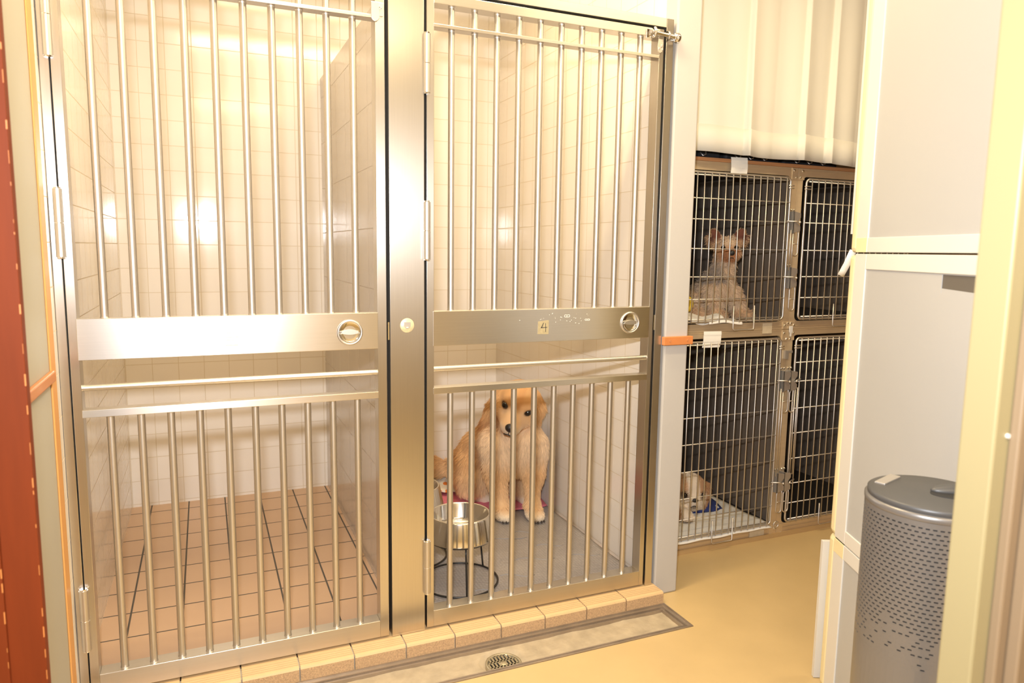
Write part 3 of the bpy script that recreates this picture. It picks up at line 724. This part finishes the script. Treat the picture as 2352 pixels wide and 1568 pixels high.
# ------------------------------------------------------------------ trash can
BX, BY, BR, BH = 1.2125, -1.1365, .1065, .772
t = thing('trash_can', 'round graphite perforated metal trash can with lid beside the storage stack', 'trash can', (BX, BY, 0))
b = MB(); NA = 62; rows = 34; zt = BH-.022; rh = .0078
def cpt(a, z, r=BR): return (BX+r*math.cos(a), BY+r*math.sin(a), z)
rr = random.Random(5)
da = 2*PI/NA
for r in range(rows):
    z1 = zt-r*rh; z0 = z1-rh; off = .5*da*(r % 2)
    for i in range(NA):
        a0 = i*da+off; a1 = a0+da
        keep = 1 if r < 23 else max(0, 1-(r-22)/11+.22*math.sin(i*.55))
        o4 = [cpt(a0, z0), cpt(a1, z0), cpt(a1, z1), cpt(a0, z1)]
        if r > 0 and rr.random() < keep:
            m0, m1 = a0+da*.20, a1-da*.20; y0, y1 = z0+rh*.34, z1-rh*.34
            i4 = [cpt(m0, y0), cpt(m1, y0), cpt(m1, y1), cpt(m0, y1)]
            i4b = [cpt(m0, y0, BR-.0012), cpt(m1, y0, BR-.0012), cpt(m1, y1, BR-.0012), cpt(m0, y1, BR-.0012)]
            b.add(o4+i4+i4b, [(0, 1, 5, 4), (1, 2, 6, 5), (2, 3, 7, 6), (3, 0, 4, 7), (4, 5, 9, 8), (5, 6, 10, 9), (6, 7, 11, 10), (7, 4, 8, 11)], False)
        else: b.add(o4, [(0, 1, 2, 3)], False)
b.lathe([(BR, .012), (BR, zt-rows*rh)], (BX, BY, 0), n=NA)
body = b.build('perforated_body', M['bin'], t)
# smooth normals over the whole drum
body.data.polygons.foreach_set('use_smooth', [False]*len(body.data.polygons))
MB().lathe([(BR-.004, .01), (BR-.004, zt-.001)], (BX, BY, 0), n=64).build('inner_bucket', M['bin_in'], t)
MB().lathe([(.0001, 0), (BR+.002, 0), (BR+.002, .012), (BR, .014), (BR-.01, .014)], (BX, BY, 0), n=64).build('base', M['bin_lid'], t)
MB().lathe([(BR-.003, zt-.002), (BR, zt-.001), (BR+.0012, zt+.002), (BR+.0012, zt+.009), (BR-.002, zt+.012), (BR-.006, zt+.011)], (BX, BY, 0), n=96).build('rim', M['bin'], t)
lid = MB().lathe([(BR-.005, zt+.010), (BR-.003, zt+.013), (BR-.003, zt+.020), (BR-.006, zt+.022), (.0001, zt+.023)], (BX, BY, 0), n=96).build('lid', M['bin_lid'], t)
ha = math.atan2(-.55, -.83)   # towards the camera
fw = Vector((.55*0+.40, .9165, 0)); rt = Vector((.9165, -.40, 0))
def lp(u, v, z): return Vector((BX, BY, zt+.023+z))+rt*u+fw*v
hpts = [lp(-.078, .050, .0), lp(-.024, .098, .0), lp(-.012, .082, .0), lp(-.066, .036, .0)]
hp = MB(); hp.add([p+Vector((0, 0, -.004)) for p in hpts]+[p+Vector((0, 0, .0018)) for p in hpts], [(0, 1, 2, 3), (7, 6, 5, 4), (0, 4, 5, 1), (1, 5, 6, 2), (2, 6, 7, 3), (3, 7, 4, 0)])
hp.build('hinge_plate', M['plate'], lid, .0008)
rec = MB(); P = [lp(.05+.058*math.cos(q)*1.0, -.012+.030*math.sin(q), .0006) for q in [2*PI*i/36 for i in range(36)]]
rec.add(P+[p+Vector((0, 0, -.001)) for p in P], [tuple(range(36)), tuple(reversed(range(36, 72)))]+[(i, 36+i, 36+(i+1) % 36, (i+1) % 36) for i in range(36)])
rec.build('grip_recess', M['bin_in'], lid)
Rm = Matrix(((rt.x, fw.x, 0), (rt.y, fw.y, 0), (0, 0, 1)))
MB().ball(lp(.052, .004, .002), (.052, .017, .011), 28, R=Rm).build('lid_grip', M['bin_lid'], lid)

# ------------------------------------------------------------------ dogs: smooth-union surfaces, coats of real hair strands
def capsule(a, b, ra, rb):
    a, b = np.array(a, float), np.array(b, float); ab = b-a; l2 = float(ab@ab)
    def f(P):
        t = np.clip(((P-a)@ab)/l2, 0, 1); return np.linalg.norm(P-(a+t[..., None]*ab), axis=-1)-(ra+(rb-ra)*t)
    return f, np.minimum(a-ra, b-rb), np.maximum(a+ra, b+rb)
def ellip(c, r, R=None):
    c, r = np.array(c, float), np.array(r, float); R = np.eye(3) if R is None else np.array(R, float)   # rows = axes
    def f(P):
        q = (P-c)@R.T; k0 = np.linalg.norm(q/r, axis=-1); k1 = np.linalg.norm(q/(r*r), axis=-1)
        return np.where(k1 > 1e-9, k0*(k0-1)/np.maximum(k1, 1e-9), -r.min())
    return f, c-r.max(), c+r.max()
def surface(prims, vox, k):
    lo = np.min([p[1] for p in prims], 0)-3*vox; hi = np.max([p[2] for p in prims], 0)+3*vox
    n = np.ceil((hi-lo)/vox).astype(int)+1
    g = np.stack(np.meshgrid(*[lo[i]+vox*np.arange(n[i]) for i in range(3)], indexing='ij'), -1)
    D = np.full(n, 1e3)
    for f, a, b in prims:
        i0 = np.maximum(((a-4*k-lo)/vox).astype(int)-1, 0); i1 = np.minimum(((b+4*k-lo)/vox).astype(int)+2, n)
        sl = tuple(slice(i0[i], i1[i]) for i in range(3))
        d = f(g[sl]); c = D[sl]; h = np.maximum(k-np.abs(c-d), 0)/k; D[sl] = np.minimum(c, d)-h*h*k*.25
    S = D < 0
    idx = -np.ones(n-1, int); cnt = np.zeros(n-1); acc = np.zeros(tuple(n-1)+(3,))
    C = [(i, j, l) for i in (0, 1) for j in (0, 1) for l in (0, 1)]
    sh = lambda A, o: A[o[0]:A.shape[0]-1+o[0], o[1]:A.shape[1]-1+o[1], o[2]:A.shape[2]-1+o[2]]
    for a in C:
        for ax in range(3):
            if a[ax] == 0:
                b = list(a); b[ax] = 1
                da, db = sh(D, a), sh(D, b); m = (da < 0) != (db < 0)
                t = np.where(m, da/np.where(m, da-db, 1), 0)
                p = np.zeros(da.shape+(3,)); p += np.array(a); p[..., ax] += t
                acc[m] += p[m]; cnt[m] += 1
    act = cnt > 0; idx[act] = np.arange(act.sum())
    base = np.stack(np.nonzero(act), -1)
    V = lo+vox*(base+acc[act]/cnt[act][:, None])
    F = []
    for ax in range(3):
        o = [0, 0, 0]; o[ax] = 1
        A = S[tuple(slice(0, n[i]-o[i]) for i in range(3))]; B = S[tuple(slice(o[i], n[i]) for i in range(3))]
        e = np.stack(np.nonzero(A != B), -1); u, v = (ax+1) % 3, (ax+2) % 3
        e = e[(e[:, u] > 0) & (e[:, v] > 0)]
        def at(du, dv):
            q = e.copy(); q[:, u] -= du; q[:, v] -= dv; return idx[q[:, 0], q[:, 1], q[:, 2]]
        q = np.stack([at(1, 1), at(0, 1), at(0, 0), at(1, 0)], -1)
        fl = ~A[e[:, 0], e[:, 1], e[:, 2]]
        q[fl] = q[fl][:, ::-1]; F.append(q)
    F = np.concatenate(F); F = F[(F >= 0).all(1)]
    # Laplacian smoothing
    for it in range(3):
        s = np.zeros_like(V); c = np.zeros(len(V))
        for a, b in ((0, 1), (1, 2), (2, 3), (3, 0)):
            np.add.at(s, F[:, a], V[F[:, b]]); np.add.at(c, F[:, a], 1); np.add.at(s, F[:, b], V[F[:, a]]); np.add.at(c, F[:, b], 1)
        V = .5*V+.5*s/c[:, None]
    return V, F
def set_col(me, c):
    a = me.color_attributes.new('col', 'FLOAT_COLOR', 'POINT')
    a.data.foreach_set('color', np.concatenate([np.clip(c, 0, 1), np.ones((len(c), 1))], 1).astype(np.float32).ravel())
def mesh_np(name, V, F, matl, parent, cols=None, smooth=True):
    o0 = np.array(root_origin(parent)); me = bpy.data.meshes.new(name)
    me.from_pydata((V-o0).tolist(), [], F.tolist() if hasattr(F, 'tolist') else F)
    me.polygons.foreach_set('use_smooth', [smooth]*len(me.polygons))
    if cols is not None: set_col(me, cols)
    me.materials.append(matl); me.update()
    o = bpy.data.objects.new(name, me); col.objects.link(o); o.parent = parent; return o
def vnormals(V, F):
    n = np.cross(V[F[:, 2]]-V[F[:, 0]], V[F[:, 3]]-V[F[:, 1]]); N_ = np.zeros_like(V)
    for i in range(4): np.add.at(N_, F[:, i], n)
    return N_/np.maximum(np.linalg.norm(N_, axis=1), 1e-12)[:, None], np.linalg.norm(n, axis=1)*.5
def smoothstep(a, b, x): t = np.clip((x-a)/(b-a), 0, 1); return t*t*(3-2*t)
def coat(name, V, F, count, length, flow, color, width, parent, seed, lift=.35, jitter=.22, droop=.3, curl=0):
    rs = np.random.RandomState(seed); NV, A = vnormals(V, F)
    f = rs.choice(len(F), count, p=A/A.sum()); u, v = rs.rand(count), rs.rand(count)
    w = np.stack([(1-u)*(1-v), u*(1-v), u*v, (1-u)*v], -1)[..., None]
    P = (V[F[f]]*w).sum(1); Nn = (NV[F[f]]*w).sum(1); Nn /= np.linalg.norm(Nn, axis=1)[:, None]
    L = length(P, Nn); ok = L > .0015; P, Nn, L = P[ok], Nn[ok], L[ok]; m = len(P)
    fd = flow(P, Nn); fd -= Nn*(fd*Nn).sum(1)[:, None]; fd /= np.maximum(np.linalg.norm(fd, axis=1), 1e-6)[:, None]
    # clumps: neighbours share a lean
    cl = np.sin(P*np.array([61., 67., 71.])+seed)@np.array([[.9, -.4, .3], [-.3, .8, .5], [.4, .2, -.9]])
    d0 = Nn*lift+fd+jitter*rs.randn(m, 3)+.22*cl; d0 /= np.linalg.norm(d0, axis=1)[:, None]
    L = L*rs.uniform(.65, 1.25, m)
    g = np.array([0, 0, -1.])
    cr = rs.randn(m, 3)*curl
    d1 = d0+g*droop+cr; d1 /= np.linalg.norm(d1, axis=1)[:, None]
    d2 = d1+g*droop-cr*1.4; d2 /= np.linalg.norm(d2, axis=1)[:, None]
    p0 = P-Nn*.002; p1 = p0+d0*L[:, None]*.4; p2 = p1+d1*L[:, None]*.35; p3 = p2+d2*L[:, None]*.3
    view = np.array([.03, -1.97, 1.19])-P+rs.randn(m, 3)*.9
    sd = np.cross(d0, view); sd /= np.maximum(np.linalg.norm(sd, axis=1), 1e-6)[:, None]
    W = (width*rs.uniform(.6, 1.3, m))[:, None]*sd
    pts = np.stack([p0-W, p0+W, p1-W*.9, p1+W*.9, p2-W*.6, p2+W*.6, p3], 1).reshape(-1, 3)
    b = np.arange(m)[:, None]*7
    Q = np.concatenate([b+np.array([0, 1, 3, 2]), b+np.array([2, 3, 5, 4])]); T = b+np.array([4, 5, 6])
    c = color(P, Nn)*rs.uniform(.82, 1.16, m)[:, None]
    return mesh_np(name, pts, Q.tolist()+T.tolist(), M['fur'], parent, np.repeat(c, 7, 0), False)
def frame(f, r0):
    f = np.array(f, float); f /= np.linalg.norm(f); r = np.array(r0, float); r -= f*(r@f); r /= np.linalg.norm(r); u = np.cross(r, f)*-1
    u = np.cross(f, r)*1.0
    if u[2] < 0: u = -u
    return f, r, u
def eye(parent, c, r, f):
    MB().ball(c, r, 18).build('eye', M['eye'], parent)

# ---- golden dog in the right kennel
f, r, u = frame((-.51, -.81, -.30), (.93, -.33, -.27))
H = np.array((1.2595, .802, .539)); hp = lambda a, b, c: H+a*r+b*f+c*u
HR = np.stack([r, f, u])
Z0 = CF+.010
body = [
 ellip((1.245, .885, .330), (.116, .125, .135)), ellip((1.238, .835, .290), (.100, .095, .100)),
 capsule((1.25, .905, .38), hp(0, -.05, -.02), .098, .072), capsule((1.225, .92, .33), (1.19, 1.03, .24), .118, .122), ellip((1.185, 1.08, .18), (.122, .13, .13)),
 # front legs
 capsule((1.165, .83, .36), (1.160, .800, .22), .064, .044), capsule((1.160, .800, .22), (1.166, .760, .10), .040, .029), capsule((1.166, .765, .10), (1.165, .735, Z0+.025), .031, .032),
 ellip((1.163, .712, Z0+.020), (.036, .046, .024)),
 capsule((1.318, .78, .36), (1.312, .750, .22), .066, .046), capsule((1.312, .750, .22), (1.293, .712, .10), .041, .030), capsule((1.293, .712, .10), (1.291, .688, Z0+.025), .032, .033),
 ellip((1.287, .664, Z0+.020), (.037, .046, .024)),
 # haunches and hind paws
 ellip((1.118, 1.01, .165), (.072, .115, .115)), capsule((1.10, .96, .12), (1.12, 1.03, Z0+.03), .050, .034), capsule((1.115, 1.04, Z0+.022), (1.165, .950, Z0+.020), .030, .031),
 ellip((1.325, .95, .165), (.075, .12, .115)), capsule((1.335, .99, Z0+.03), (1.330, .86, Z0+.022), .033, .034),
 # tail
 capsule((1.14, 1.16, .13), (1.01, 1.255, .150), .044, .036), capsule((1.01, 1.255, .150), (.86, 1.24, .125), .036, .022),
 # head
 ellip(hp(0, 0, .022), (.084, .090, .076), HR), ellip(hp(0, .045, .030), (.060, .040, .045), HR), capsule(hp(-.036, .058, .034), hp(.036, .058, .034), .026, .026),
 capsule(hp(0, .060, -.036), hp(0, .138, -.046), .050, .035), capsule(hp(0, .05, -.060), hp(0, .118, -.078), .038, .024),
 capsule(hp(-.020, .12, -.058), hp(-.024, .06, -.068), .022, .032), capsule(hp(.020, .12, -.058), hp(.024, .06, -.068), .022, .032),
 ellip(hp(-.052, .02, -.035), (.042, .05, .05), HR), ellip(hp(.052, .02, -.035), (.042, .05, .05), HR),
]
for s in (-1, 1):
    ax = np.array([[.985, 0, .10*s], [0, 1, 0], [-.10*s, 0, .985]])@HR
    body += [ellip(hp(s*.104, -.004, -.078), (.018, .046, .098), ax), capsule(hp(s*.066, -.012, .045), hp(s*.092, -.008, .0), .020, .024)]
nb = len(body)-13
def is_head(P):
    d = [np.full(len(P), 9.), np.full(len(P), 9.)]
    for i, p in enumerate(body): k = 1 if i >= nb else 0; d[k] = np.minimum(d[k], p[0](P))
    return d[1] < d[0]
V, F = surface(body, .0068, .026)
dog = thing('golden_retriever', 'golden long-haired dog sitting behind the right gate, head tilted', 'dog', (1.22, .9, Z0))
def hc(P): q = P-H; return q@r, q@f, q@u
def gcol(P, Nn=None):
    base = np.array([.70, .405, .175]); pale = np.array([.82, .60, .38]); deep = np.array([.56, .25, .085]); white = np.array([.82, .68, .50])
    a, b, c = hc(P); hd = is_head(P)
    C = np.tile(base, (len(P), 1))
    def mix(C, col_, w): return C*(1-w[:, None])+col_*w[:, None]
    ch = smoothstep(.22, .34, P[:, 2])*(1-smoothstep(.42, .48, P[:, 2]))*(1-smoothstep(.80, .90, P[:, 1]-.25*(1.24-P[:, 0])))
    C = mix(C, pale, ch*.9)
    C = mix(C, pale, (1-smoothstep(.10, .30, P[:, 2]))*.45)
    C = mix(C, white, 1-smoothstep(.072, .105, P[:, 2]))
    C = mix(C, deep, hd*smoothstep(.080, .098, np.abs(a))*smoothstep(.06, .15, -c)*.8); C = mix(C, deep, (~hd)*smoothstep(.40, .46, P[:, 2])*.4)
    C = mix(C, deep, hd*smoothstep(-.02, .055, c)*(1-smoothstep(.055, .095, c))*(1-smoothstep(.03, .09, np.abs(a)))*.45)
    C = mix(C, white, hd*smoothstep(.09, .135, b)*smoothstep(.030, .060, -c)*.8)
    C = mix(C, pale, hd*smoothstep(.04, .09, b)*(1-smoothstep(.0, .03, c))*.35)
    C = mix(C, deep, hd*smoothstep(.068, .085, -c)*(b > .02)*(np.abs(a) < .09)*.75)  # shadow under the chin, put into the fur colour
    C = mix(C, deep, hd*(1-smoothstep(.010, .022, np.abs(a)))*smoothstep(.005, .03, c)*.35)
    for s in (-1, 1):
        e = np.sqrt((a-s*.050)**2+(b-.074)**2+(c-.012)**2); C = mix(C, np.array([.10, .045, .02]), hd*(1-smoothstep(.016, .024, e)))
    return C
def glen(P, Nn):
    a, b, c = hc(P); hd = is_head(P)
    L = np.full(len(P), .036)
    L = np.where(P[:, 2] < .12, .012, L); L = np.where((P[:, 2] < .26) & (P[:, 1] < .86), .020, L)
    L = np.where((P[:, 2] > .24) & (P[:, 2] < .44) & (P[:, 1] < .85), .036, L)
    L = np.where((P[:, 0] < 1.06) & (P[:, 1] > 1.05) & (P[:, 2] < .22), .036, L)
    L = np.where(P[:, 2] < Z0+.05, .008, L)
    L = np.where((~hd) & (P[:, 2] > .37) & (P[:, 1] < .82), .026, L); L = np.where(hd, np.where((c > .0) & (np.abs(a) < .078), .0065, .010), L); L = np.where(hd & (np.abs(a) > .082), .028, L); L = np.where(hd & (b > .075), .0, L); L = np.where(hd & (b > .150) & (c < -.01) & (c > -.065), .0, L)
    for s in (-1, 1): L = np.where(hd & (np.sqrt((a-s*.050)**2+(b-.072)**2+(c-.012)**2) < .022), 0, L)
    return L
def gflow(P, Nn):
    a, b, c = hc(P); hd = is_head(P)
    d = np.tile(np.array([-.05, .12, -1.]), (len(P), 1))
    k = np.clip((c[hd]+.05)/.06, -1, 1)[:, None]; d[hd] = (-f*.9)[None]+u[None]*(.5*k)+np.sign(a[hd])[:, None]*r*.45
    e = hd & (np.abs(a) > .08); d[e] = -u*1.0+np.sign(a[e])[:, None]*r*.1
    t = (P[:, 0] < 1.06) & (P[:, 1] > 1.05) & (P[:, 2] < .2); d[t] = np.array([-1, -.1, -.3])
    return d
sk = mesh_np('body', V, F, M['skin'], dog, gcol(V))
coat('coat', V, F, 72000, glen, gflow, gcol, .00095, dog, 11, lift=.30, jitter=.14, droop=.22)
for s in (-1, 1): eye(dog, hp(s*.0495, .0790, .012), .0152, f)
nz = MB().ball(hp(0, .167, -.033), (.0225, .0160, .0190), 20, R=Matrix(HR.T.tolist())); nz.build('nose', M['nose'], dog)
MB().tube([hp(-.018, .166, -.0685), hp(-.009, .172, -.066), hp(0, .1745, -.062), hp(.009, .172, -.066), hp(.018, .166, -.0685)], .0026, 8).tube([hp(0, .177, -.048), hp(0, .1745, -.061)], .0016, 8).build('mouth', M['nose'], dog)
for cx, cy in ((1.163, .712), (1.287, .664)):
    for q in (-.022, -.008, .008, .022):
        ty = cy-.045+abs(q)*.35
        MB().ball((cx+q, ty, Z0+.006), (.0035, .007, .005), 10).build('claw', M['claw'], dog)

# ---- small terrier in the upper cage
f, r, u = frame((-.42, -.90, -.02), (.90, -.40, .02))
H = np.array((1.992, .385, 1.205)); hp = lambda a, b, c, H=H, r=r, f=f, u=u: H+a*r+b*f+c*u
HR = np.stack([r, f, u]); Z1 = .926
body = [ellip((1.965, .395, 1.050), (.058, .070, .080)), ellip((1.950, .45, .995), (.060, .095, .076)), capsule((1.975, .39, 1.09), hp(0, -.01, -.03), .046, .042),
 capsule((1.920, .37, 1.03), (1.915, .335, .95), .032, .022), ellip((1.912, .318, Z1+.018), (.026, .034, .018)),
 capsule((2.012, .36, 1.03), (2.022, .320, .95), .032, .024), ellip((2.024, .300, Z1+.018), (.028, .036, .018)),
 ellip((1.880, .46, .980), (.042, .080, .054)), capsule((1.868, .42, .955), (1.835, .345, Z1+.020), .028, .021), ellip((1.985, .47, .98), (.05, .07, .06)),
 ellip(hp(.004, 0, .006), (.044, .048, .046), HR), capsule(hp(.002, .03, -.016), hp(0, .062, -.020), .029, .020), ellip(hp(-.022, .014, -.014), (.022, .025, .022), HR), ellip(hp(.028, .014, -.014), (.022, .025, .022), HR)]
for s in (-1, 1):
    ax = np.array([[.92, 0, -.39*s], [0, 1, 0], [.39*s, 0, .92]])@HR
    body.append(ellip(hp(s*.048+.004, -.010, .047), (.026, .012, .040), ax))
V, F = surface(body, .0050, .016)
dg2 = thing('terrier', 'small tan and grey shaggy terrier with pricked ears sitting in the upper cage', 'dog', (1.96, .4, Z1))
hc2 = lambda P: ((P-H)@r, (P-H)@f, (P-H)@u)
def tcol(P, Nn=None):
    tan, grey, cream, rust = np.array([.42, .235, .11]), np.array([.22, .18, .15]), np.array([.56, .42, .29]), np.array([.36, .13, .045])
    a, b, c = hc2(P); hd = P[:, 2] > 1.155
    n = .5+.5*np.sin(P[:, 0]*90+P[:, 2]*70)*np.sin(P[:, 1]*80-P[:, 2]*50)
    C = cream*(1-.5*n[:, None])+tan*.5*n[:, None]
    mix = lambda C, k, w: C*(1-w[:, None])+k*w[:, None]
    C = mix(C, grey, smoothstep(.40, .50, P[:, 1])*.9*(~hd)); C = mix(C, tan, (P[:, 2] < .97)*.5)
    C = mix(C, tan, hd*.6); C = mix(C, rust, hd*smoothstep(.02, .05, b)*(1-smoothstep(-.005, .02, c))*.8)
    C = mix(C, cream, hd*smoothstep(.0, .03, c)*(1-smoothstep(.02, .045, np.abs(a)))*.7)
    C = mix(C, grey, (P[:, 2] > 1.07)*(P[:, 2] < 1.16)*smoothstep(.022, .045, np.abs(P[:, 0]-1.985))*.8)
    inner = hd*smoothstep(.022, .050, c)*(np.abs(a) > .022)*(Nn is not None)
    if Nn is not None: C = mix(C, np.array([.13, .045, .028]), inner*((Nn@f) > .25)*(np.abs(np.abs(a-.004)-.047) < .020))
    return C
def tlen(P, Nn):
    a, b, c = hc2(P); hd = P[:, 2] > 1.155
    L = np.full(len(P), .024); L = np.where(hd, .016, L); L = np.where(hd & (c > .05), .010, L); L = np.where(hd & (c > .030) & ((Nn@f) > .25) & (np.abs(np.abs(a-.004)-.047) < .020), .002, L)
    L = np.where(hd & (np.abs(a-.004) > .052) & (c < .060) & (c > -.01), .030, L); L = np.where(hd & (b > .045) & (c > -.03), .009, L)
    for s in (-1, 1): L = np.where(hd & (np.sqrt((a-s*.026)**2+(b-.047)**2+(c-.008)**2) < .015), 0, L)
    return np.where(P[:, 2] < .935, .012, L)
def tflow(P, Nn):
    a, b, c = hc2(P); hd = P[:, 2] > 1.155; d = np.tile(np.array([.0, -.1, -1.]), (len(P), 1))
    d[hd] = np.sign(a[hd])[:, None]*r*.8-u*.6-f*.1
    k = hd & (c > .062); d[k] = np.sign(a[k])[:, None]*r*.6+u*.6; k = hd & (c > .0) & (c <= .062) & (np.abs(a) > .045); d[k] = np.sign(a[k])[:, None]*r*1.0-u*.5
    return d
mesh_np('body', V, F, M['skin'], dg2, tcol(V, vnormals(V, F)[0]))
coat('coat', V, F, 22000, tlen, tflow, tcol, .0009, dg2, 21, lift=.6, jitter=.4, droop=.25, curl=.35)
for s in (-1, 1): eye(dg2, hp(s*.026, .049, .008), .0092, f)
MB().ball(hp(0, .082, -.012), (.0125, .009, .011), 16, R=Matrix(HR.T.tolist())).build('nose', M['nose'], dg2)
MB().tube([hp(-.010, .076, -.033), hp(0, .081, -.031), hp(.010, .076, -.033)], .0016, 6).build('mouth', M['nose'], dg2)
MB().tube([(1.800+.020*math.cos(q), .375, .985+.024*math.sin(q)) for q in [2*PI*i/24 for i in range(24)]], .010, 10, True).build('bandage', M['yellow'], dg2)['label'] = 'yellow bandage'

# ---- shaggy white and tan dog lying in the lower cage
f, r, u = frame((-.30, -.93, -.12), (.93, -.32, -.02))
H = np.array((1.932, .475, .175)); hp = lambda a, b, c, H=H, r=r, f=f, u=u: H+a*r+b*f+c*u
HR = np.stack([r, f, u]); Z2 = .070
body = [ellip(hp(0, 0, 0), (.072, .068, .068), HR), ellip(hp(0, .035, -.030), (.058, .042, .038), HR), capsule(hp(-.018, .055, -.028), hp(.018, .055, -.028), .024, .024), ellip(hp(0, .03, -.055), (.060, .04, .03), HR),
 ellip((1.86, .60, Z2+.075), (.12, .14, .085)), ellip((1.80, .72, Z2+.075), (.14, .13, .085)), capsule((1.90, .53, .13), hp(0, -.03, -.02), .065, .06),
 capsule((1.83, .52, Z2+.03), (1.855, .405, Z2+.024), .036, .028), ellip((1.857, .385, Z2+.020), (.028, .034, .020)), capsule((1.97, .56, Z2+.03), (1.985, .47, Z2+.022), .036, .026)]
for s in (-1, 1):
    ax = np.array([[.98, 0, -.18*s], [0, 1, 0], [.18*s, 0, .98]])@HR
    body.append(ellip(hp(s*.074, -.012, -.030), (.018, .036, .058), ax))
V, F = surface(body, .0055, .020)
dg3 = thing('shih_tzu', 'white and tan shaggy dog lying with its chin down in the lower cage', 'dog', (1.88, .55, Z2))
hc3 = lambda P: ((P-H)@r, (P-H)@f, (P-H)@u)
def scol(P, Nn=None):
    tan, white, dark = np.array([.42, .22, .10]), np.array([.70, .58, .44]), np.array([.10, .055, .03])
    a, b, c = hc3(P); hd = (np.abs(a) < .11) & (b > -.08) & (P[:, 2] > .09)
    C = np.tile(white, (len(P), 1)); mix = lambda C, k, w: C*(1-w[:, None])+k*w[:, None]
    C = mix(C, tan, hd*smoothstep(.018, .032, np.abs(a))*smoothstep(-.012, .01, c)*.9); C = mix(C, tan*.9, hd*smoothstep(.058, .072, np.abs(a)))
    for s in (-1, 1): C = mix(C, dark, hd*(1-smoothstep(.010, .024, np.sqrt((a-s*.040)**2+(c+.004)**2)))*(b > .02)*.85)
    C = mix(C, dark, hd*(1-smoothstep(.006, .014, np.sqrt((a*.8)**2+(c+.052)**2)))*(b > .03)*.7)
    C = mix(C, tan, (~hd)*(.5+.5*np.sin(P[:, 0]*20+2)*np.sin(P[:, 1]*17))*.6)
    return C
def slen(P, Nn):
    a, b, c = hc3(P); hd = (np.abs(a) < .11) & (b > -.08) & (P[:, 2] > .09)
    L = np.full(len(P), .022); L = np.where(hd, .014, L); L = np.where(hd & (c < -.02) & (b > .02), .012, L); L = np.where(hd & (np.abs(a) > .065), .022, L)
    for s in (-1, 1): L = np.where(hd & (np.sqrt((a-s*.038)**2+(b-.062)**2+(c+.003)**2) < .019), 0, L)
    return np.where(P[:, 2] < Z2+.02, .008, L)
def sflow(P, Nn):
    a, b, c = hc3(P); d = np.tile(np.array([0., .0, -1.]), (len(P), 1)); k = (np.abs(a) < .07) & (c > .0); d[k] = np.sign(a[k])[:, None]*r*.8-u*.5-f*.4
    return d
mesh_np('body', V, F, M['skin'], dg3, scol(V))
coat('coat', V, F, 20000, slen, sflow, scol, .0009, dg3, 31, lift=.3, jitter=.16, droop=.3)
for s in (-1, 1): eye(dg3, hp(s*.038, .062, -.003), .0105, f)
MB().ball(hp(0, .083, -.016), (.0135, .008, .009), 16, R=Matrix(HR.T.tolist())).build('nose', M['nose'], dg3)
MB().tube([hp(-.016, .074, -.052), hp(-.007, .080, -.046), hp(0, .081, -.042), hp(.007, .080, -.046), hp(.016, .074, -.052)], .0025, 6).build('mouth', M['nose'], dg3)

# ------------------------------------------------------------------ camera
cam = bpy.data.cameras.new('camera'); co = bpy.data.objects.new('camera', cam); col.objects.link(co); scn.camera = co
yaw, pit, roll, fpx = .40674, -.12771, .014377, 1642.65
F_ = Vector((math.sin(yaw)*math.cos(pit), math.cos(yaw)*math.cos(pit), math.sin(pit)))
r0 = Vector((math.cos(yaw), -math.sin(yaw), 0)); u0 = r0.cross(F_)
R_ = r0*math.cos(roll)+u0*math.sin(roll); U_ = -r0*math.sin(roll)+u0*math.cos(roll)
CAM = Vector((.02955, -1.97345, 1.19189))
co.matrix_world = Matrix(((R_.x, U_.x, -F_.x, CAM.x), (R_.y, U_.y, -F_.y, CAM.y), (R_.z, U_.z, -F_.z, CAM.z), (0, 0, 0, 1)))
cam.sensor_width = 36; cam.lens = fpx/2352*36; cam.clip_start = .02
cam.dof.use_dof = True; cam.dof.focus_distance = 2.35; cam.dof.aperture_fstop = 5.0

# ------------------------------------------------------------------ light: camera flash, warm ceiling tubes and an added kennel fill
def area(name, loc, rot, sx, sy, power, c, shape='RECTANGLE', spread=None):
    l = bpy.data.lights.new(name, 'AREA'); l.shape = shape; l.size = sx
    if shape in ('RECTANGLE', 'ELLIPSE'): l.size_y = sy
    l.energy = power; l.color = c
    if spread: l.spread = spread
    o = bpy.data.objects.new(name, l); col.objects.link(o); o.location = loc; o.rotation_euler = rot; return o
FL = CAM+U_*.20-R_*.035
fo = area('camera_flash', FL, (0, 0, 0), .07, .05, 47, (.93, .95, 1.0))
fo.rotation_euler = F_.to_track_quat('-Z', 'Y').to_euler()
WARM = (1.0, .785, .475)
area('ceiling_tube_gates', (.55, -.30, 2.47), (0, 0, 0), 1.2, .05, 17, WARM)
area('ceiling_tube_gates', (.55, -.20, 2.47), (0, 0, 0), 1.2, .05, 17, WARM)
area('kennel_fill_light', (.75, .62, 2.47), (0, 0, 0), 1.2, .10, 10, WARM)  # added fill lamp to brighten the kennel walls, no known source
area('ceiling_tube_room', (1.9, -.75, 2.47), (0, 0, 0), 1.2, .10, 21, WARM)
area('ceiling_tube_back', (.6, -2.4, 2.47), (0, 0, 0), 1.2, .10, 28, WARM)
w = bpy.data.worlds.new('world'); scn.world = w; w.use_nodes = True
w.node_tree.nodes['Background'].inputs[0].default_value = (1, .8, .5, 1); w.node_tree.nodes['Background'].inputs[1].default_value = .05

for o in bpy.data.objects:
    if '_local' in o: del o['_local']
scn.view_settings.view_transform = 'Standard'; scn.view_settings.look = 'None'; scn.view_settings.exposure = 0; scn.view_settings.gamma = 1
scn.view_settings.use_curve_mapping = False
